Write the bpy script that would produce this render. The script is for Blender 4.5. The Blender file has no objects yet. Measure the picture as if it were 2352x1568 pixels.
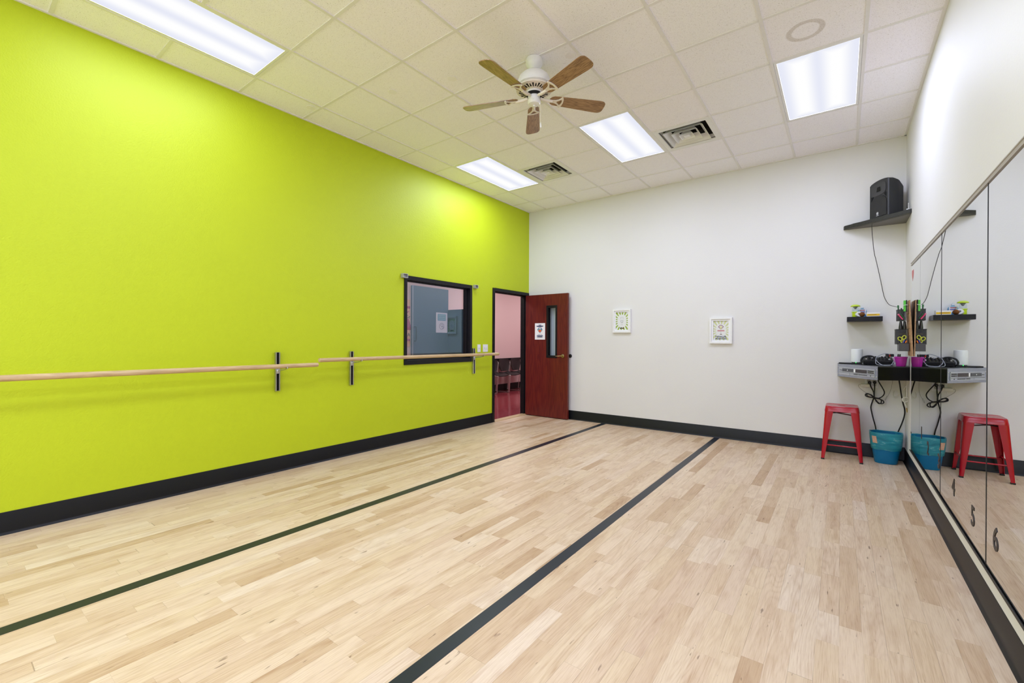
import bpy, bmesh, math, random
from mathutils import Matrix, Vector
random.seed(7)
C = bpy.context.scene.collection
PI = math.pi

# ------------------------------------------------------------------ dimensions of the studio (metres)
XG, XR, YB, YF, H = -4.507, 0.573, 6.535, -3.6, 3.616     # green wall, mirror wall, far wall, near wall, ceiling
T, GX, GY = 0.6096, -4.1296, 1.7576                        # ceiling grid module and its first lines
LX = -7.2                                                  # far wall of the lobby beyond the doorway

# ------------------------------------------------------------------ materials
def S(r, g, b):
    f = lambda c: (c / 255 / 12.92) if c / 255 <= .04045 else ((c / 255 + .055) / 1.055) ** 2.4
    return (f(r), f(g), f(b), 1)

class NT:
    def __init__(s, name):
        s.m = bpy.data.materials.new(name); s.m.use_nodes = True
        s.t = s.m.node_tree; s.t.nodes.clear()
        s.out = s.t.nodes.new('ShaderNodeOutputMaterial')
    def n(s, typ, ins=None, **kw):
        x = s.t.nodes.new('ShaderNode' + typ)
        for k, v in kw.items(): setattr(x, k, v)
        for k, v in (ins or {}).items(): s.set(x.inputs[k], v)
        return x
    def set(s, sock, v):
        if hasattr(v, 'bl_idname') and hasattr(v, 'outputs'): v = v.outputs[0]
        if isinstance(v, bpy.types.NodeSocket): s.t.links.new(v, sock)
        else: sock.default_value = v
    def math(s, op, a, b=None, c=None):
        x = s.t.nodes.new('ShaderNodeMath'); x.operation = op
        for i, v in enumerate((a, b, c)):
            if v is not None: s.set(x.inputs[i], v)
        return x.outputs[0]
    def mix(s, fac, a, b, typ='MIX'):
        x = s.t.nodes.new('ShaderNodeMix'); x.data_type = 'RGBA'; x.blend_type = typ
        s.set(x.inputs[0], fac); s.set(x.inputs[6], a); s.set(x.inputs[7], b)
        return x.outputs[2]
    def ramp(s, fac, stops, interp='LINEAR'):
        x = s.t.nodes.new('ShaderNodeValToRGB'); s.set(x.inputs[0], fac)
        e = x.color_ramp.elements; x.color_ramp.interpolation = interp
        while len(e) < len(stops): e.new(.5)
        for q, (p, c) in zip(e, stops): q.position = p; q.color = c
        return x.outputs[0]
    def comb(s, x, y, z):
        c = s.n('CombineXYZ'); s.set(c.inputs[0], x); s.set(c.inputs[1], y); s.set(c.inputs[2], z); return c.outputs[0]
    def bsdf(s, **kw):
        b = s.n('BsdfPrincipled')
        for k, v in kw.items(): s.set(b.inputs[k.replace('_', ' ')], v)
        s.t.links.new(b.outputs[0], s.out.inputs[0]); return b
    def bump(s, h, strength, dist=.002):
        b = s.n('Bump'); s.set(b.inputs['Height'], h); b.inputs['Strength'].default_value = strength
        b.inputs['Distance'].default_value = dist; return b.outputs[0]

_mc = {}
def plain(name, col, rough=.5, metal=0., spec=.5, noise=.05, scale=30., bump=0., emit=0., coat=0.):
    """procedural finish: a base colour with slight mottling and optional fine texture"""
    if name in _mc: return _mc[name]
    t = NT(name); co = t.n('TexCoord').outputs['Object']
    ns = t.n('TexNoise', {'Vector': co, 'Scale': scale, 'Detail': 3.})
    c = t.mix(ns.outputs[0], tuple(x * (1 - noise) for x in col[:3]) + (1,), tuple(min(1, x * (1 + noise)) for x in col[:3]) + (1,))
    kw = dict(Base_Color=c, Roughness=rough, Metallic=metal)
    b = t.bsdf(**kw); b.inputs['Specular IOR Level'].default_value = spec
    if coat: b.inputs['Coat Weight'].default_value = coat; b.inputs['Coat Roughness'].default_value = .08
    if bump:
        n2 = t.n('TexNoise', {'Vector': co, 'Scale': scale * 3, 'Detail': 2.})
        t.set(b.inputs['Normal'], t.bump(n2.outputs[0], bump))
    if emit:
        t.set(b.inputs['Emission Color'], col); b.inputs['Emission Strength'].default_value = emit
    _mc[name] = t.m; return t.m

def painted(name, col, rough=.5, spec=.4, strength=.25, scale=95.):
    """orange-peel textured wall paint"""
    t = NT(name); co = t.n('TexCoord').outputs['Object']
    a = t.n('TexNoise', {'Vector': co, 'Scale': scale, 'Detail': 2.5, 'Roughness': .55})
    b0 = t.n('TexNoise', {'Vector': co, 'Scale': 1.3, 'Detail': 2.})
    c = t.mix(b0.outputs[0], tuple(x * .975 for x in col[:3]) + (1,), tuple(min(1, x * 1.025) for x in col[:3]) + (1,))
    b = t.bsdf(Base_Color=c, Roughness=rough); b.inputs['Specular IOR Level'].default_value = spec
    t.set(b.inputs['Normal'], t.bump(a.outputs[0], strength, .003))
    return t.m

M_GREEN = painted('lime_wall_paint', (.50, .61, .008, 1), .5, .45, .55)
M_WHITE = painted('white_wall_paint', (.735, .725, .705, 1), .55, .3, .22)
M_BOUNCE = painted('bounce_boost_wall_paint', (.86, .86, .87, 1), .55, .3, .22)  # unseen near wall made paler than the others to bounce light onto the ceiling
M_PINK = painted('pink_wall_paint', (.70, .53, .55, 1), .6, .3, .15)
M_BLACKBASE = plain('black_rubber', (.006, .006, .007, 1), .42, spec=.25, bump=.05)
M_BLACKPAINT = plain('black_frame_paint', (.006, .006, .008, 1), .38, spec=.3)
M_BLACK = plain('black_plastic', (.008, .008, .009, 1), .45, spec=.3, bump=.05)
M_SATINBLK = plain('satin_black_laminate', (.005, .005, .006, 1), .3, spec=.2, scale=90)
M_WHITEM = plain('white_enamel', (.80, .80, .79, 1), .35)
M_CREAM = plain('cream_enamel', (.76, .70, .60, 1), .4)
M_CHROME = plain('brushed_steel', (.62, .62, .64, 1), .28, 1., scale=60)
M_BRASS = plain('aged_brass', (.42, .31, .16, 1), .3, 1.)
M_DARK = plain('dark_cavity', (.02, .019, .017, 1), .8, spec=.1)
M_PAPER = plain('white_paper', (.82, .82, .84, 1), .7)
M_WHITEP = plain('white_plastic', (.80, .81, .83, 1), .35)
M_RED = plain('red_enamel', (.40, .002, .013, 1), .2, spec=.4, noise=.06)
M_TEALBIN = plain('blue_bin_plastic', (.002, .15, .33, 1), .4, spec=.3)
M_ORANGE = plain('orange_paper', (.75, .36, .20, 1), .7)
M_PURPLE = plain('magenta_plastic', (.42, .018, .32, 1), .32)
M_SLATE = plain('slate_blue_paint', (.04, .085, .14, 1), .45)
M_LIME = plain('lime_plastic', (.50, .66, .02, 1), .35)
M_YELLOW = plain('yellow_card', (.80, .50, .01, 1), .55)
M_NAVY = plain('navy_ink', (.02, .04, .14, 1), .7)
M_INKRED = plain('red_ink', (.65, .05, .04, 1), .7)
M_TAUPE = plain('bronze_channel', (.40, .36, .30, 1), .38, .3)

def wood_grain(name, cols, sc=1., rough=.4, axis='Y', spec=.4):
    t = NT(name); co = t.n('TexCoord').outputs['Object']
    s = {'X': (1.2, 14, 14), 'Y': (14, 1.2, 14), 'Z': (14, 14, 1.2)}[axis]
    mp = t.n('Mapping', {'Vector': co}); mp.inputs['Scale'].default_value = tuple(v * sc for v in s)
    a = t.n('TexNoise', {'Vector': mp, 'Scale': 1.6, 'Detail': 2., 'Distortion': .4})
    ring = t.math('SINE', t.math('MULTIPLY', a.outputs[0], 46.))
    f = t.n('TexNoise', {'Vector': mp, 'Scale': 9., 'Detail': 4.})
    k = t.math('ADD', t.math('MULTIPLY', ring, .22), t.math('MULTIPLY_ADD', f.outputs[0], .9, .05))
    c = t.ramp(k, [(.2, cols[0]), (.5, cols[1]), (.8, cols[2])])
    b = t.bsdf(Base_Color=c, Roughness=rough); b.inputs['Specular IOR Level'].default_value = spec
    return t.m

M_BLADE = wood_grain('oak_blade_veneer', [S(112, 82, 52), S(148, 114, 76), S(170, 136, 96)], 1.9, .28, 'X', .6)
M_BARRE = wood_grain('ash_barre_wood', [S(184, 156, 116), S(196, 168, 126), S(204, 178, 138)], .8, .42)
M_DOOR = wood_grain('mahogany_door_veneer', [S(84, 22, 22), S(96, 27, 25), S(104, 36, 26)], .5, .33, 'Z')
M_PEG = wood_grain('pegboard_brown', [S(150, 112, 76), S(176, 136, 96), S(196, 158, 116)], 2., .6, 'Z')
M_SHELFDK = wood_grain('black_brown_laminate', [(.012, .011, .009, 1), (.02, .019, .016, 1), (.035, .032, .027, 1)], 1.5, .4, 'X')

def strip_floor():
    t = NT('oak_strip_flooring'); co = t.n('TexCoord').outputs['Object']
    sp = t.n('SeparateXYZ', {0: co}); X, Y = sp.outputs[0], sp.outputs[1]
    w = .0826
    xs = t.math('DIVIDE', X, w); ix = t.math('FLOOR', xs); fx = t.math('FRACT', xs)
    r1 = t.n('TexWhiteNoise', {'W': ix}, noise_dimensions='1D').outputs[0]
    r2 = t.n('TexWhiteNoise', {'W': t.math('ADD', ix, 133.7)}, noise_dimensions='1D').outputs[0]
    L = t.math('MULTIPLY_ADD', r2, .45, .36)
    ys0 = t.math('DIVIDE', t.math('MULTIPLY_ADD', r1, 9., t.math('ADD', Y, 40.)), L)
    ys = t.math('ADD', ys0, t.math('MULTIPLY', t.math('SINE', t.math('MULTIPLY', ys0, 2.4)), .30))   # uneven board lengths
    iy = t.math('FLOOR', ys); fy = t.math('FRACT', ys)
    wn = t.n('TexWhiteNoise', {'Vector': t.comb(ix, iy, 3.1)}, noise_dimensions='3D')
    idv = wn.outputs[0]; ids = t.n('SeparateColor', {0: wn.outputs[1]})
    base = t.ramp(idv, [(0., S(204, 172, 134)), (.10, S(218, 190, 154)), (.28, S(229, 204, 171)), (.55, S(236, 214, 182)),
                        (.8, S(229, 206, 165)), (.93, S(244, 228, 202)), (1., S(212, 181, 144))])
    base = t.mix(t.math('MULTIPLY', ids.outputs[0], .45), base, S(230, 203, 175))
    off = t.math('MULTIPLY', idv, 57.)
    # cathedral figure: contour lines of a smooth field stretched along the board
    v1 = t.comb(t.math('ADD', t.math('MULTIPLY', X, 8.), off), t.math('MULTIPLY_ADD', ids.outputs[1], 31., t.math('MULTIPLY', Y, .75)), off)
    fld = t.n('TexNoise', {'Vector': v1, 'Scale': 1.1, 'Detail': 1., 'Roughness': .4}).outputs[0]
    ring = t.math('SINE', t.math('MULTIPLY', fld, 125.))
    ring = t.math('POWER', t.math('MULTIPLY_ADD', ring, .5, .5), 2.2)
    v2 = t.comb(t.math('MULTIPLY', X, 260.), t.math('MULTIPLY', Y, 9.), off)
    fine = t.n('TexNoise', {'Vector': v2, 'Scale': 1., 'Detail': 3., 'Roughness': .6}).outputs[0]
    v3 = t.comb(t.math('MULTIPLY', X, 24.), t.math('MULTIPLY', Y, 2.4), off)
    streak = t.n('TexNoise', {'Vector': v3, 'Scale': 1., 'Detail': 4.}).outputs[0]
    v5 = t.comb(t.math('MULTIPLY', X, 9.), t.math('MULTIPLY', Y, 5.), off)
    cloud = t.n('TexNoise', {'Vector': v5, 'Scale': 1., 'Detail': 2.}).outputs[0]
    k = t.math('MULTIPLY', ring, t.math('MULTIPLY_ADD', ids.outputs[2], .24, .02))
    k = t.math('ADD', k, t.n('MapRange', {0: fine, 1: .46, 2: .72, 3: 0., 4: .40}).outputs[0])
    k = t.math('ADD', k, t.n('MapRange', {0: streak, 1: .48, 2: .80, 3: 0., 4: .56}).outputs[0])
    k = t.math('ADD', k, t.n('MapRange', {0: cloud, 1: .54, 2: .78, 3: 0., 4: .25}).outputs[0])
    k = t.math('MINIMUM', k, 1.)
    col = t.mix(k, base, t.mix(1., base, (.66, .54, .44, 1), 'MULTIPLY'))
    col = t.mix(1., col, (.85, .84, .85, 1), 'MULTIPLY')       # satin finish coat takes the wood down a little
    # mineral streaks and pin knots
    v4 = t.comb(t.math('MULTIPLY', X, 55.), t.math('MULTIPLY', Y, 10.), off)
    kn = t.n('TexNoise', {'Vector': v4, 'Scale': 1., 'Detail': 2.}).outputs[0]
    km = t.n('MapRange', {0: kn, 1: .705, 2: .76}).outputs[0]
    col = t.mix(t.math('MULTIPLY', km, .62), col, S(96, 68, 46))
    # joints
    ex = t.math('MULTIPLY', t.math('MINIMUM', fx, t.math('SUBTRACT', 1., fx)), w)
    ey = t.math('MULTIPLY', t.math('MINIMUM', fy, t.math('SUBTRACT', 1., fy)), L)
    sx = t.n('MapRange', {0: ex, 1: .0003, 2: .0009, 3: 1., 4: 0.}).outputs[0]
    sy = t.n('MapRange', {0: ey, 1: .0004, 2: .0012, 3: 1., 4: 0.}).outputs[0]
    gap = t.n('MapRange', {0: t.n('TexNoise', {'Vector': co, 'Scale': 2.3, 'Detail': 1.}).outputs[0], 1: .40, 2: .62, 3: .12, 4: .62}).outputs[0]
    j = t.math('MULTIPLY', t.math('MAXIMUM', sx, t.math('MULTIPLY', sy, .7)), gap)
    col = t.mix(j, col, S(84, 60, 40))
    b = t.bsdf(Base_Color=col, Roughness=t.math('MULTIPLY_ADD', fine, .12, .32))
    b.inputs['Specular IOR Level'].default_value = .34
    t.set(b.inputs['Normal'], t.bump(t.math('SUBTRACT', fine, t.math('MULTIPLY', j, 4.)), .06, .001))
    return t.m
M_FLOOR = strip_floor()

def ceiling_tile():
    t = NT('fissured_ceiling_tile'); co = t.n('TexCoord').outputs['Object']
    sp = t.n('SeparateXYZ', {0: co})
    ix = t.math('FLOOR', t.math('DIVIDE', t.math('SUBTRACT', sp.outputs[0], GX), T))
    iy = t.math('FLOOR', t.math('DIVIDE', t.math('SUBTRACT', sp.outputs[1], GY), T))
    r = t.n('TexWhiteNoise', {'Vector': t.comb(ix, iy, 1.7)}, noise_dimensions='3D').outputs[0]
    base = t.mix(r, (.95, .925, .985, 1), (.95, .945, .99, 1))
    pin = t.n('TexNoise', {'Vector': co, 'Scale': 300., 'Detail': 1.5}).outputs[0]
    m = t.n('MapRange', {0: pin, 1: .63, 2: .70}).outputs[0]
    pin2 = t.n('TexNoise', {'Vector': co, 'Scale': 130., 'Detail': 1.}).outputs[0]
    m2 = t.n('MapRange', {0: pin2, 1: .69, 2: .75}).outputs[0]
    f = t.math('MULTIPLY', t.math('MAXIMUM', m, m2), .55)
    c = t.mix(f, base, (.22, .19, .15, 1))
    # old ring-shaped water stain in one tile
    dx = t.math('SUBTRACT', sp.outputs[0], -.222); dy = t.math('SUBTRACT', sp.outputs[1], 3.905)
    wob = t.n('TexNoise', {'Vector': co, 'Scale': 22., 'Detail': 3.}).outputs[0]
    d = t.math('MULTIPLY_ADD', wob, .012, t.math('SQRT', t.math('ADD', t.math('MULTIPLY', dx, dx), t.math('MULTIPLY', dy, dy))))
    ring = t.math('ABSOLUTE', t.math('SUBTRACT', d, .110))
    rm = t.n('MapRange', {0: ring, 1: .014, 2: .022, 3: .42, 4: 0.}).outputs[0]
    c = t.mix(t.math('MULTIPLY', rm, t.math('MULTIPLY_ADD', pin, 1.4, .1)), c, (.30, .22, .12, 1))
    b = t.bsdf(Base_Color=c, Roughness=.85); b.inputs['Specular IOR Level'].default_value = .2
    t.set(b.inputs['Normal'], t.bump(t.math('SUBTRACT', 0., f), .35, .002))
    return t.m
M_TILE = ceiling_tile()
M_TBAR = plain('ceiling_grid_enamel', (.80, .785, .78, 1), .5)

def lens_mat():
    t = NT('prismatic_light_lens'); co = t.n('TexCoord').outputs['Object']
    sp = t.n('SeparateXYZ', {0: co})
    d = t.math('ABSOLUTE', t.math('SUBTRACT', t.math('ABSOLUTE', sp.outputs[0]), .125))
    k = t.n('MapRange', {0: d, 1: .02, 2: .13}, interpolation_type='SMOOTHSTEP').outputs[0]
    e = t.n('MapRange', {0: t.math('ABSOLUTE', sp.outputs[1]), 1: .46, 2: .585}, interpolation_type='SMOOTHSTEP').outputs[0]
    k = t.math('MAXIMUM', k, t.math('MULTIPLY', e, .9))
    c = t.mix(k, (1., 1., 1., 1), (.80, .82, .93, 1))
    em = t.n('Emission', {'Color': c, 'Strength': LENS})
    t.t.links.new(em.outputs[0], t.out.inputs[0]); return t.m
LENS = 1.0
M_LENS = lens_mat()

def glass_mat(name, tint, refl, rough=0., gcol=(.95, .98, 1, 1)):
    t = NT(name)
    a = t.n('BsdfTransparent', {'Color': tint}); g = t.n('BsdfGlossy', {'Color': gcol, 'Roughness': rough})
    lw = t.n('LayerWeight', {'Blend': .5}).outputs[1]          # Schlick falloff, the same from both faces
    f = t.math('MINIMUM', t.math('ADD', t.math('MULTIPLY', t.math('POWER', lw, 5.), .9), refl), 1.)
    mx = t.n('MixShader', {0: f, 1: a, 2: g})
    t.t.links.new(mx.outputs[0], t.out.inputs[0]); return t.m
M_GLASS = glass_mat('tinted_window_glass', (.95, .95, .97, 1), .10, gcol=(.55, .8, 1., 1))
M_CLEAR = glass_mat('clear_glass', (.90, .94, .97, 1), .03)
M_PIC = glass_mat('picture_glazing', (.97, .97, .97, 1), 0.)
M_BLUEGEL = glass_mat('clear_blue_plastic', (.55, .78, .95, 1), .08, .1)

def mirror_mat():
    t = NT('silvered_mirror'); co = t.n('TexCoord').outputs['Object']
    ns = t.n('TexNoise', {'Vector': co, 'Scale': 3.})
    c = t.mix(ns.outputs[0], (.80, .82, .81, 1), (.83, .85, .84, 1))
    t.bsdf(Base_Color=c, Metallic=1., Roughness=.0); return t.m
M_MIRROR = mirror_mat()

def liner_mat():
    t = NT('translucent_teal_film'); co = t.n('TexCoord').outputs['Object']
    mp = t.n('Mapping', {'Vector': co}); mp.inputs['Scale'].default_value = (5, 5, 17); mp.inputs['Rotation'].default_value = (.25, .2, 0)
    ns = t.n('TexNoise', {'Vector': mp, 'Scale': 1.2, 'Detail': 3., 'Distortion': 1.2}).outputs[0]
    c = t.ramp(ns, [(.30, (.014, .24, .33, 1)), (.60, (.04, .38, .47, 1)), (.625, (.22, .56, .62, 1)), (.65, (.05, .39, .47, 1))])
    b = t.n('BsdfPrincipled', {'Base Color': c, 'Roughness': .28})
    t.set(b.inputs['Normal'], t.bump(ns, .5, .01))
    tr = t.n('BsdfTransparent', {'Color': (.55, .88, .92, 1)})
    mx = t.n('MixShader', {0: .74, 1: tr, 2: b}); t.t.links.new(mx.outputs[0], t.out.inputs[0]); return t.m
M_LINER = liner_mat()

def mesh_mat():
    t = NT('black_wire_mesh'); co = t.n('TexCoord').outputs['Object']
    sp = t.n('SeparateXYZ', {0: co})
    q = lambda s: t.math('LESS_THAN', t.math('FRACT', t.math('MULTIPLY', s, 260.)), .34)
    f = t.math('MAXIMUM', t.math('MAXIMUM', q(t.math('ADD', sp.outputs[0], sp.outputs[1])), q(sp.outputs[2])), .15)
    b = t.n('BsdfPrincipled', {'Base Color': (.012, .012, .013, 1), 'Roughness': .45})
    mx = t.n('MixShader', {0: f, 1: t.n('BsdfTransparent'), 2: b}); t.t.links.new(mx.outputs[0], t.out.inputs[0]); return t.m
M_MESH = mesh_mat()

def sunburst(name, green, rx, ry, n):
    """printed sunburst: tapering rays round a pale oval, in the sheet's own XZ plane"""
    t = NT(name); co = t.n('TexCoord').outputs['Object']; sp = t.n('SeparateXYZ', {0: co})
    x, z = sp.outputs[0], sp.outputs[2]
    a = t.math('ARCTAN2', z, x)
    s = t.n('MapRange', {0: t.math('SINE', t.math('MULTIPLY', a, float(n))), 1: -.1, 2: .1}).outputs[0]
    ex = t.math('DIVIDE', x, rx); ez = t.math('DIVIDE', z, ry)
    d = t.math('SQRT', t.math('ADD', t.math('POWER', t.math('ABSOLUTE', ex), 3.), t.math('POWER', t.math('ABSOLUTE', ez), 3.)))
    k = t.n('MapRange', {0: d, 1: .93, 2: 1.07}).outputs[0]
    c = t.mix(t.math('MULTIPLY', s, k), (.74, .75, .74, 1), green)
    t.bsdf(Base_Color=c, Roughness=.7); return t.m

# ------------------------------------------------------------------ mesh building
WM = {}
class MB:
    def __init__(s): s.v, s.f = [], []
    def add(s, vs, fs):
        o = len(s.v); s.v += [tuple(v) for v in vs]; s.f += [tuple(i + o for i in f) for f in fs]; return s
    def box(s, x0, x1, y0, y1, z0, z1):
        return s.add([(x, y, z) for z in (z0, z1) for y in (y0, y1) for x in (x0, x1)],
                     [(0, 2, 3, 1), (4, 5, 7, 6), (0, 1, 5, 4), (2, 6, 7, 3), (0, 4, 6, 2), (1, 3, 7, 5)])
    def obox(s, c, hx, hy, hz, ex=(1, 0, 0), ey=(0, 1, 0), ez=(0, 0, 1)):
        c, ex, ey, ez = map(Vector, (c, ex, ey, ez)); ex.normalize(); ey.normalize(); ez.normalize()
        return s.add([c + ex * a * hx + ey * b * hy + ez * d * hz for d in (-1, 1) for b in (-1, 1) for a in (-1, 1)],
                     [(0, 2, 3, 1), (4, 5, 7, 6), (0, 1, 5, 4), (2, 6, 7, 3), (0, 4, 6, 2), (1, 3, 7, 5)])
    def tube(s, pts, r, n=10, closed=False, flat=None):
        P = [Vector(p) for p in pts]; N = len(P); R = r if isinstance(r, (list, tuple)) else [r] * N
        tan = []
        for i in range(N):
            a = P[(i - 1) % N] if closed else P[max(i - 1, 0)]; b = P[(i + 1) % N] if closed else P[min(i + 1, N - 1)]
            tan.append((b - a).normalized())
        u = tan[0].orthogonal().normalized(); vs = []
        for i in range(N):
            u = (u - tan[i] * u.dot(tan[i])); u = u.normalized() if u.length > 1e-6 else tan[i].orthogonal().normalized()
            w = tan[i].cross(u)
            vs += [P[i] + (u * math.cos(2 * PI * k / n) + w * math.sin(2 * PI * k / n)) * R[i] for k in range(n)]
        fs = []
        for i in range(N if closed else N - 1):
            j = (i + 1) % N
            fs += [(i * n + k, i * n + (k + 1) % n, j * n + (k + 1) % n, j * n + k) for k in range(n)]
        if not closed: fs += [tuple(range(n))[::-1], tuple((N - 1) * n + k for k in range(n))]
        return s.add(vs, fs)
    def lathe(s, c, prof, n=28, ax=(0, 0, 1), sx=1., sy=1.):
        c = Vector(c); w = Vector(ax).normalized()
        if abs(w.z) > .99: u, v = Vector((1, 0, 0)), Vector((0, 1, 0))
        else: u = w.orthogonal().normalized(); v = w.cross(u)
        vs = []
        for r, z in prof:
            vs += [c + w * z + u * sx * r * math.cos(2 * PI * k / n) + v * sy * r * math.sin(2 * PI * k / n) for k in range(n)]
        m = len(prof)
        fs = [(i * n + k, i * n + (k + 1) % n, (i + 1) * n + (k + 1) % n, (i + 1) * n + k) for i in range(m - 1) for k in range(n)]
        if prof[0][0] > 1e-5: fs.append(tuple(range(n))[::-1])
        if prof[-1][0] > 1e-5: fs.append(tuple((m - 1) * n + k for k in range(n)))
        return s.add(vs, fs)
    def prism(s, poly, o, ex, ey, d):
        """2-D outline in the plane (o, ex, ey) given a thickness vector d"""
        o, ex, ey, d = map(Vector, (o, ex, ey, d)); n = len(poly)
        a = [o + ex * x + ey * y for x, y in poly]
        return s.add(a + [p + d for p in a], [tuple(range(n))[::-1], tuple(range(n, 2 * n))] + [(i, (i + 1) % n, n + (i + 1) % n, n + i) for i in range(n)])
    def ring(s, po, pi, o, ex, ey, d):
        """flat plate between two outlines with equal point counts"""
        o, ex, ey, d = map(Vector, (o, ex, ey, d)); n = len(po)
        a = [o + ex * x + ey * y for x, y in po]; b = [o + ex * x + ey * y for x, y in pi]
        vs = a + b + [p + d for p in a] + [p + d for p in b]; fs = []
        for i in range(n):
            j = (i + 1) % n
            fs += [(i, j, n + j, n + i), (2 * n + i, 3 * n + i, 3 * n + j, 2 * n + j), (i, 2 * n + i, 2 * n + j, j), (n + i, n + j, 3 * n + j, 3 * n + i)]
        return s.add(vs, fs)
    def build(s, name, m, parent=None, origin=None, smooth=None, bevel=0., seg=2):
        me = bpy.data.meshes.new(name)
        if parent is not None:
            inv = WM[parent].inverted()
            V = [inv @ Vector(v) for v in s.v]; org = inv @ Vector(origin) if origin is not None else Vector((0, 0, 0))
        else:
            V = [Vector(v) for v in s.v]
            if origin is None:
                lo = [min(v[k] for v in V) for k in range(3)]; hi = [max(v[k] for v in V) for k in range(3)]
                origin = ((lo[0] + hi[0]) / 2, (lo[1] + hi[1]) / 2, lo[2])
            org = Vector(origin)
        me.from_pydata([v - org for v in V], [], s.f)
        bm = bmesh.new(); bm.from_mesh(me)
        bmesh.ops.remove_doubles(bm, verts=bm.verts, dist=1e-6)
        bmesh.ops.recalc_face_normals(bm, faces=bm.faces)
        if bevel:
            es = [e for e in bm.edges if len(e.link_faces) == 2 and e.calc_face_angle(0) > .6]
            bmesh.ops.bevel(bm, geom=es, offset=bevel, segments=seg, profile=.6, affect='EDGES', clamp_overlap=True)
        bm.to_mesh(me); bm.free()
        if smooth:
            for p in me.polygons: p.use_smooth = True
            me.set_sharp_from_angle(angle=math.radians(smooth))
        if m is not None: me.materials.append(m)
        o = bpy.data.objects.new(name, me); C.objects.link(o); o.location = org
        if parent is not None: o.parent = parent
        WM[o] = (WM[parent] if parent is not None else Matrix()) @ Matrix.Translation(org)
        return o

def thing(name, label, cat, loc, rz=0., group=None):
    o = bpy.data.objects.new(name, None); C.objects.link(o)
    o.location = loc; o.rotation_euler = (0, 0, rz); o.empty_display_size = .1
    WM[o] = Matrix.Translation(Vector(loc)) @ Matrix.Rotation(rz, 4, 'Z')
    o['label'] = label; o['category'] = cat
    if group: o['group'] = group
    return o
def tag(o, label, cat, group=None):
    o['label'] = label; o['category'] = cat
    if group: o['group'] = group
    return o
def struct(o): o['kind'] = 'structure'; return o
def dup(root, loc, rz, label):
    """a copy of a thing with copies of its parts and their parts"""
    def cp(o, par):
        c = o.copy(); C.objects.link(c)
        if par is not None: c.parent = par
        for ch in [q for q in bpy.data.objects if q.parent == o]: cp(ch, c)
        return c
    r = cp(root, None); r.location = loc; r.rotation_euler = (0, 0, rz); r['label'] = label
    return r
def words(txt, name, m, parent, pos, ex, ey, size, depth=.0012, align='CENTER', squash=1., bold=0.):
    """lettering as a mesh: reads along ex, upright along ey"""
    cu = bpy.data.curves.new('tmp', 'FONT'); cu.body = txt; cu.size = size; cu.align_x = align; cu.align_y = 'CENTER'
    cu.extrude = depth; cu.offset = bold; cu.space_line = .95
    ob = bpy.data.objects.new('tmp', cu); C.objects.link(ob)
    bpy.context.view_layer.update()
    me0 = bpy.data.meshes.new_from_object(ob.evaluated_get(bpy.context.evaluated_depsgraph_get()))
    ex, ey = Vector(ex).normalized(), Vector(ey).normalized(); ez = ex.cross(ey); p = Vector(pos)
    b = MB(); b.add([p + ex * v.co.x * squash + ey * v.co.y + ez * v.co.z for v in me0.vertices], [tuple(f.vertices) for f in me0.polygons])
    bpy.data.objects.remove(ob); bpy.data.curves.remove(cu); bpy.data.meshes.remove(me0)
    return b.build(name, m, parent, origin=pos)
def spline(pts, n=8):
    """Catmull-Rom curve through points"""
    P = [Vector(p) for p in pts]; out = []
    for i in range(len(P) - 1):
        a, b, c, d = P[max(i - 1, 0)], P[i], P[i + 1], P[min(i + 2, len(P) - 1)]
        for k in range(n):
            t = k / n
            out.append(.5 * ((2 * b) + (c - a) * t + (2 * a - 5 * b + 4 * c - d) * t * t + (3 * b - a - 3 * c + d) * t ** 3))
    return out + [P[-1]]
def rrect(w, h, r, n=6, cx=0., cy=0.):
    """rounded rectangle outline"""
    out = []
    for sx, sy, a0 in ((1, 1, 0), (-1, 1, 90), (-1, -1, 180), (1, -1, 270)):
        for k in range(n + 1):
            a = math.radians(a0 + 90 * k / n)
            out.append((cx + sx * (w / 2 - r) + r * math.cos(a), cy + sy * (h / 2 - r) + r * math.sin(a)))
    return out
# ------------------------------------------------------------------ the room shell
def slab_with_holes(axis_x0, axis_x1, y0, y1, z0, z1, holes):
    """wall along Y with rectangular openings (y0,y1,z0,z1)"""
    b = MB()
    ys = sorted({y0, y1, *[h[0] for h in holes], *[h[1] for h in holes]})
    zs = sorted({z0, z1, *[h[2] for h in holes], *[h[3] for h in holes]})
    for a, c in zip(ys, ys[1:]):
        for d, e in zip(zs, zs[1:]):
            if not any(h[0] <= a and c <= h[1] and h[2] <= d and e <= h[3] for h in holes):
                b.box(axis_x0, axis_x1, a, c, d, e)
    return b
WIN = (3.745, 4.965, 1.05, 2.112)
DOOR = (5.545, 6.475, 0., 2.13)
struct(MB().box(XG - .02, XR + .12, YF - .12, YB + .12, -.1, 0).build('floor', M_FLOOR, origin=(0, 0, 0)))
struct(slab_with_holes(XG - .12, XG, YF, YB, 0, H + .12, [WIN, DOOR]).build('wall_left', M_GREEN))
struct(MB().box(XG - .12, XR + .12, YB, YB + .12, 0, H + .12).build('wall_back', M_WHITE))
struct(MB().box(XR, XR + .12, YF, YB, 0, H + .12).build('wall_right', M_WHITE))
struct(MB().box(XG - .12, XR + .12, YF - .12, YF, 0, H + .12).build('wall_front', M_BOUNCE))

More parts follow.
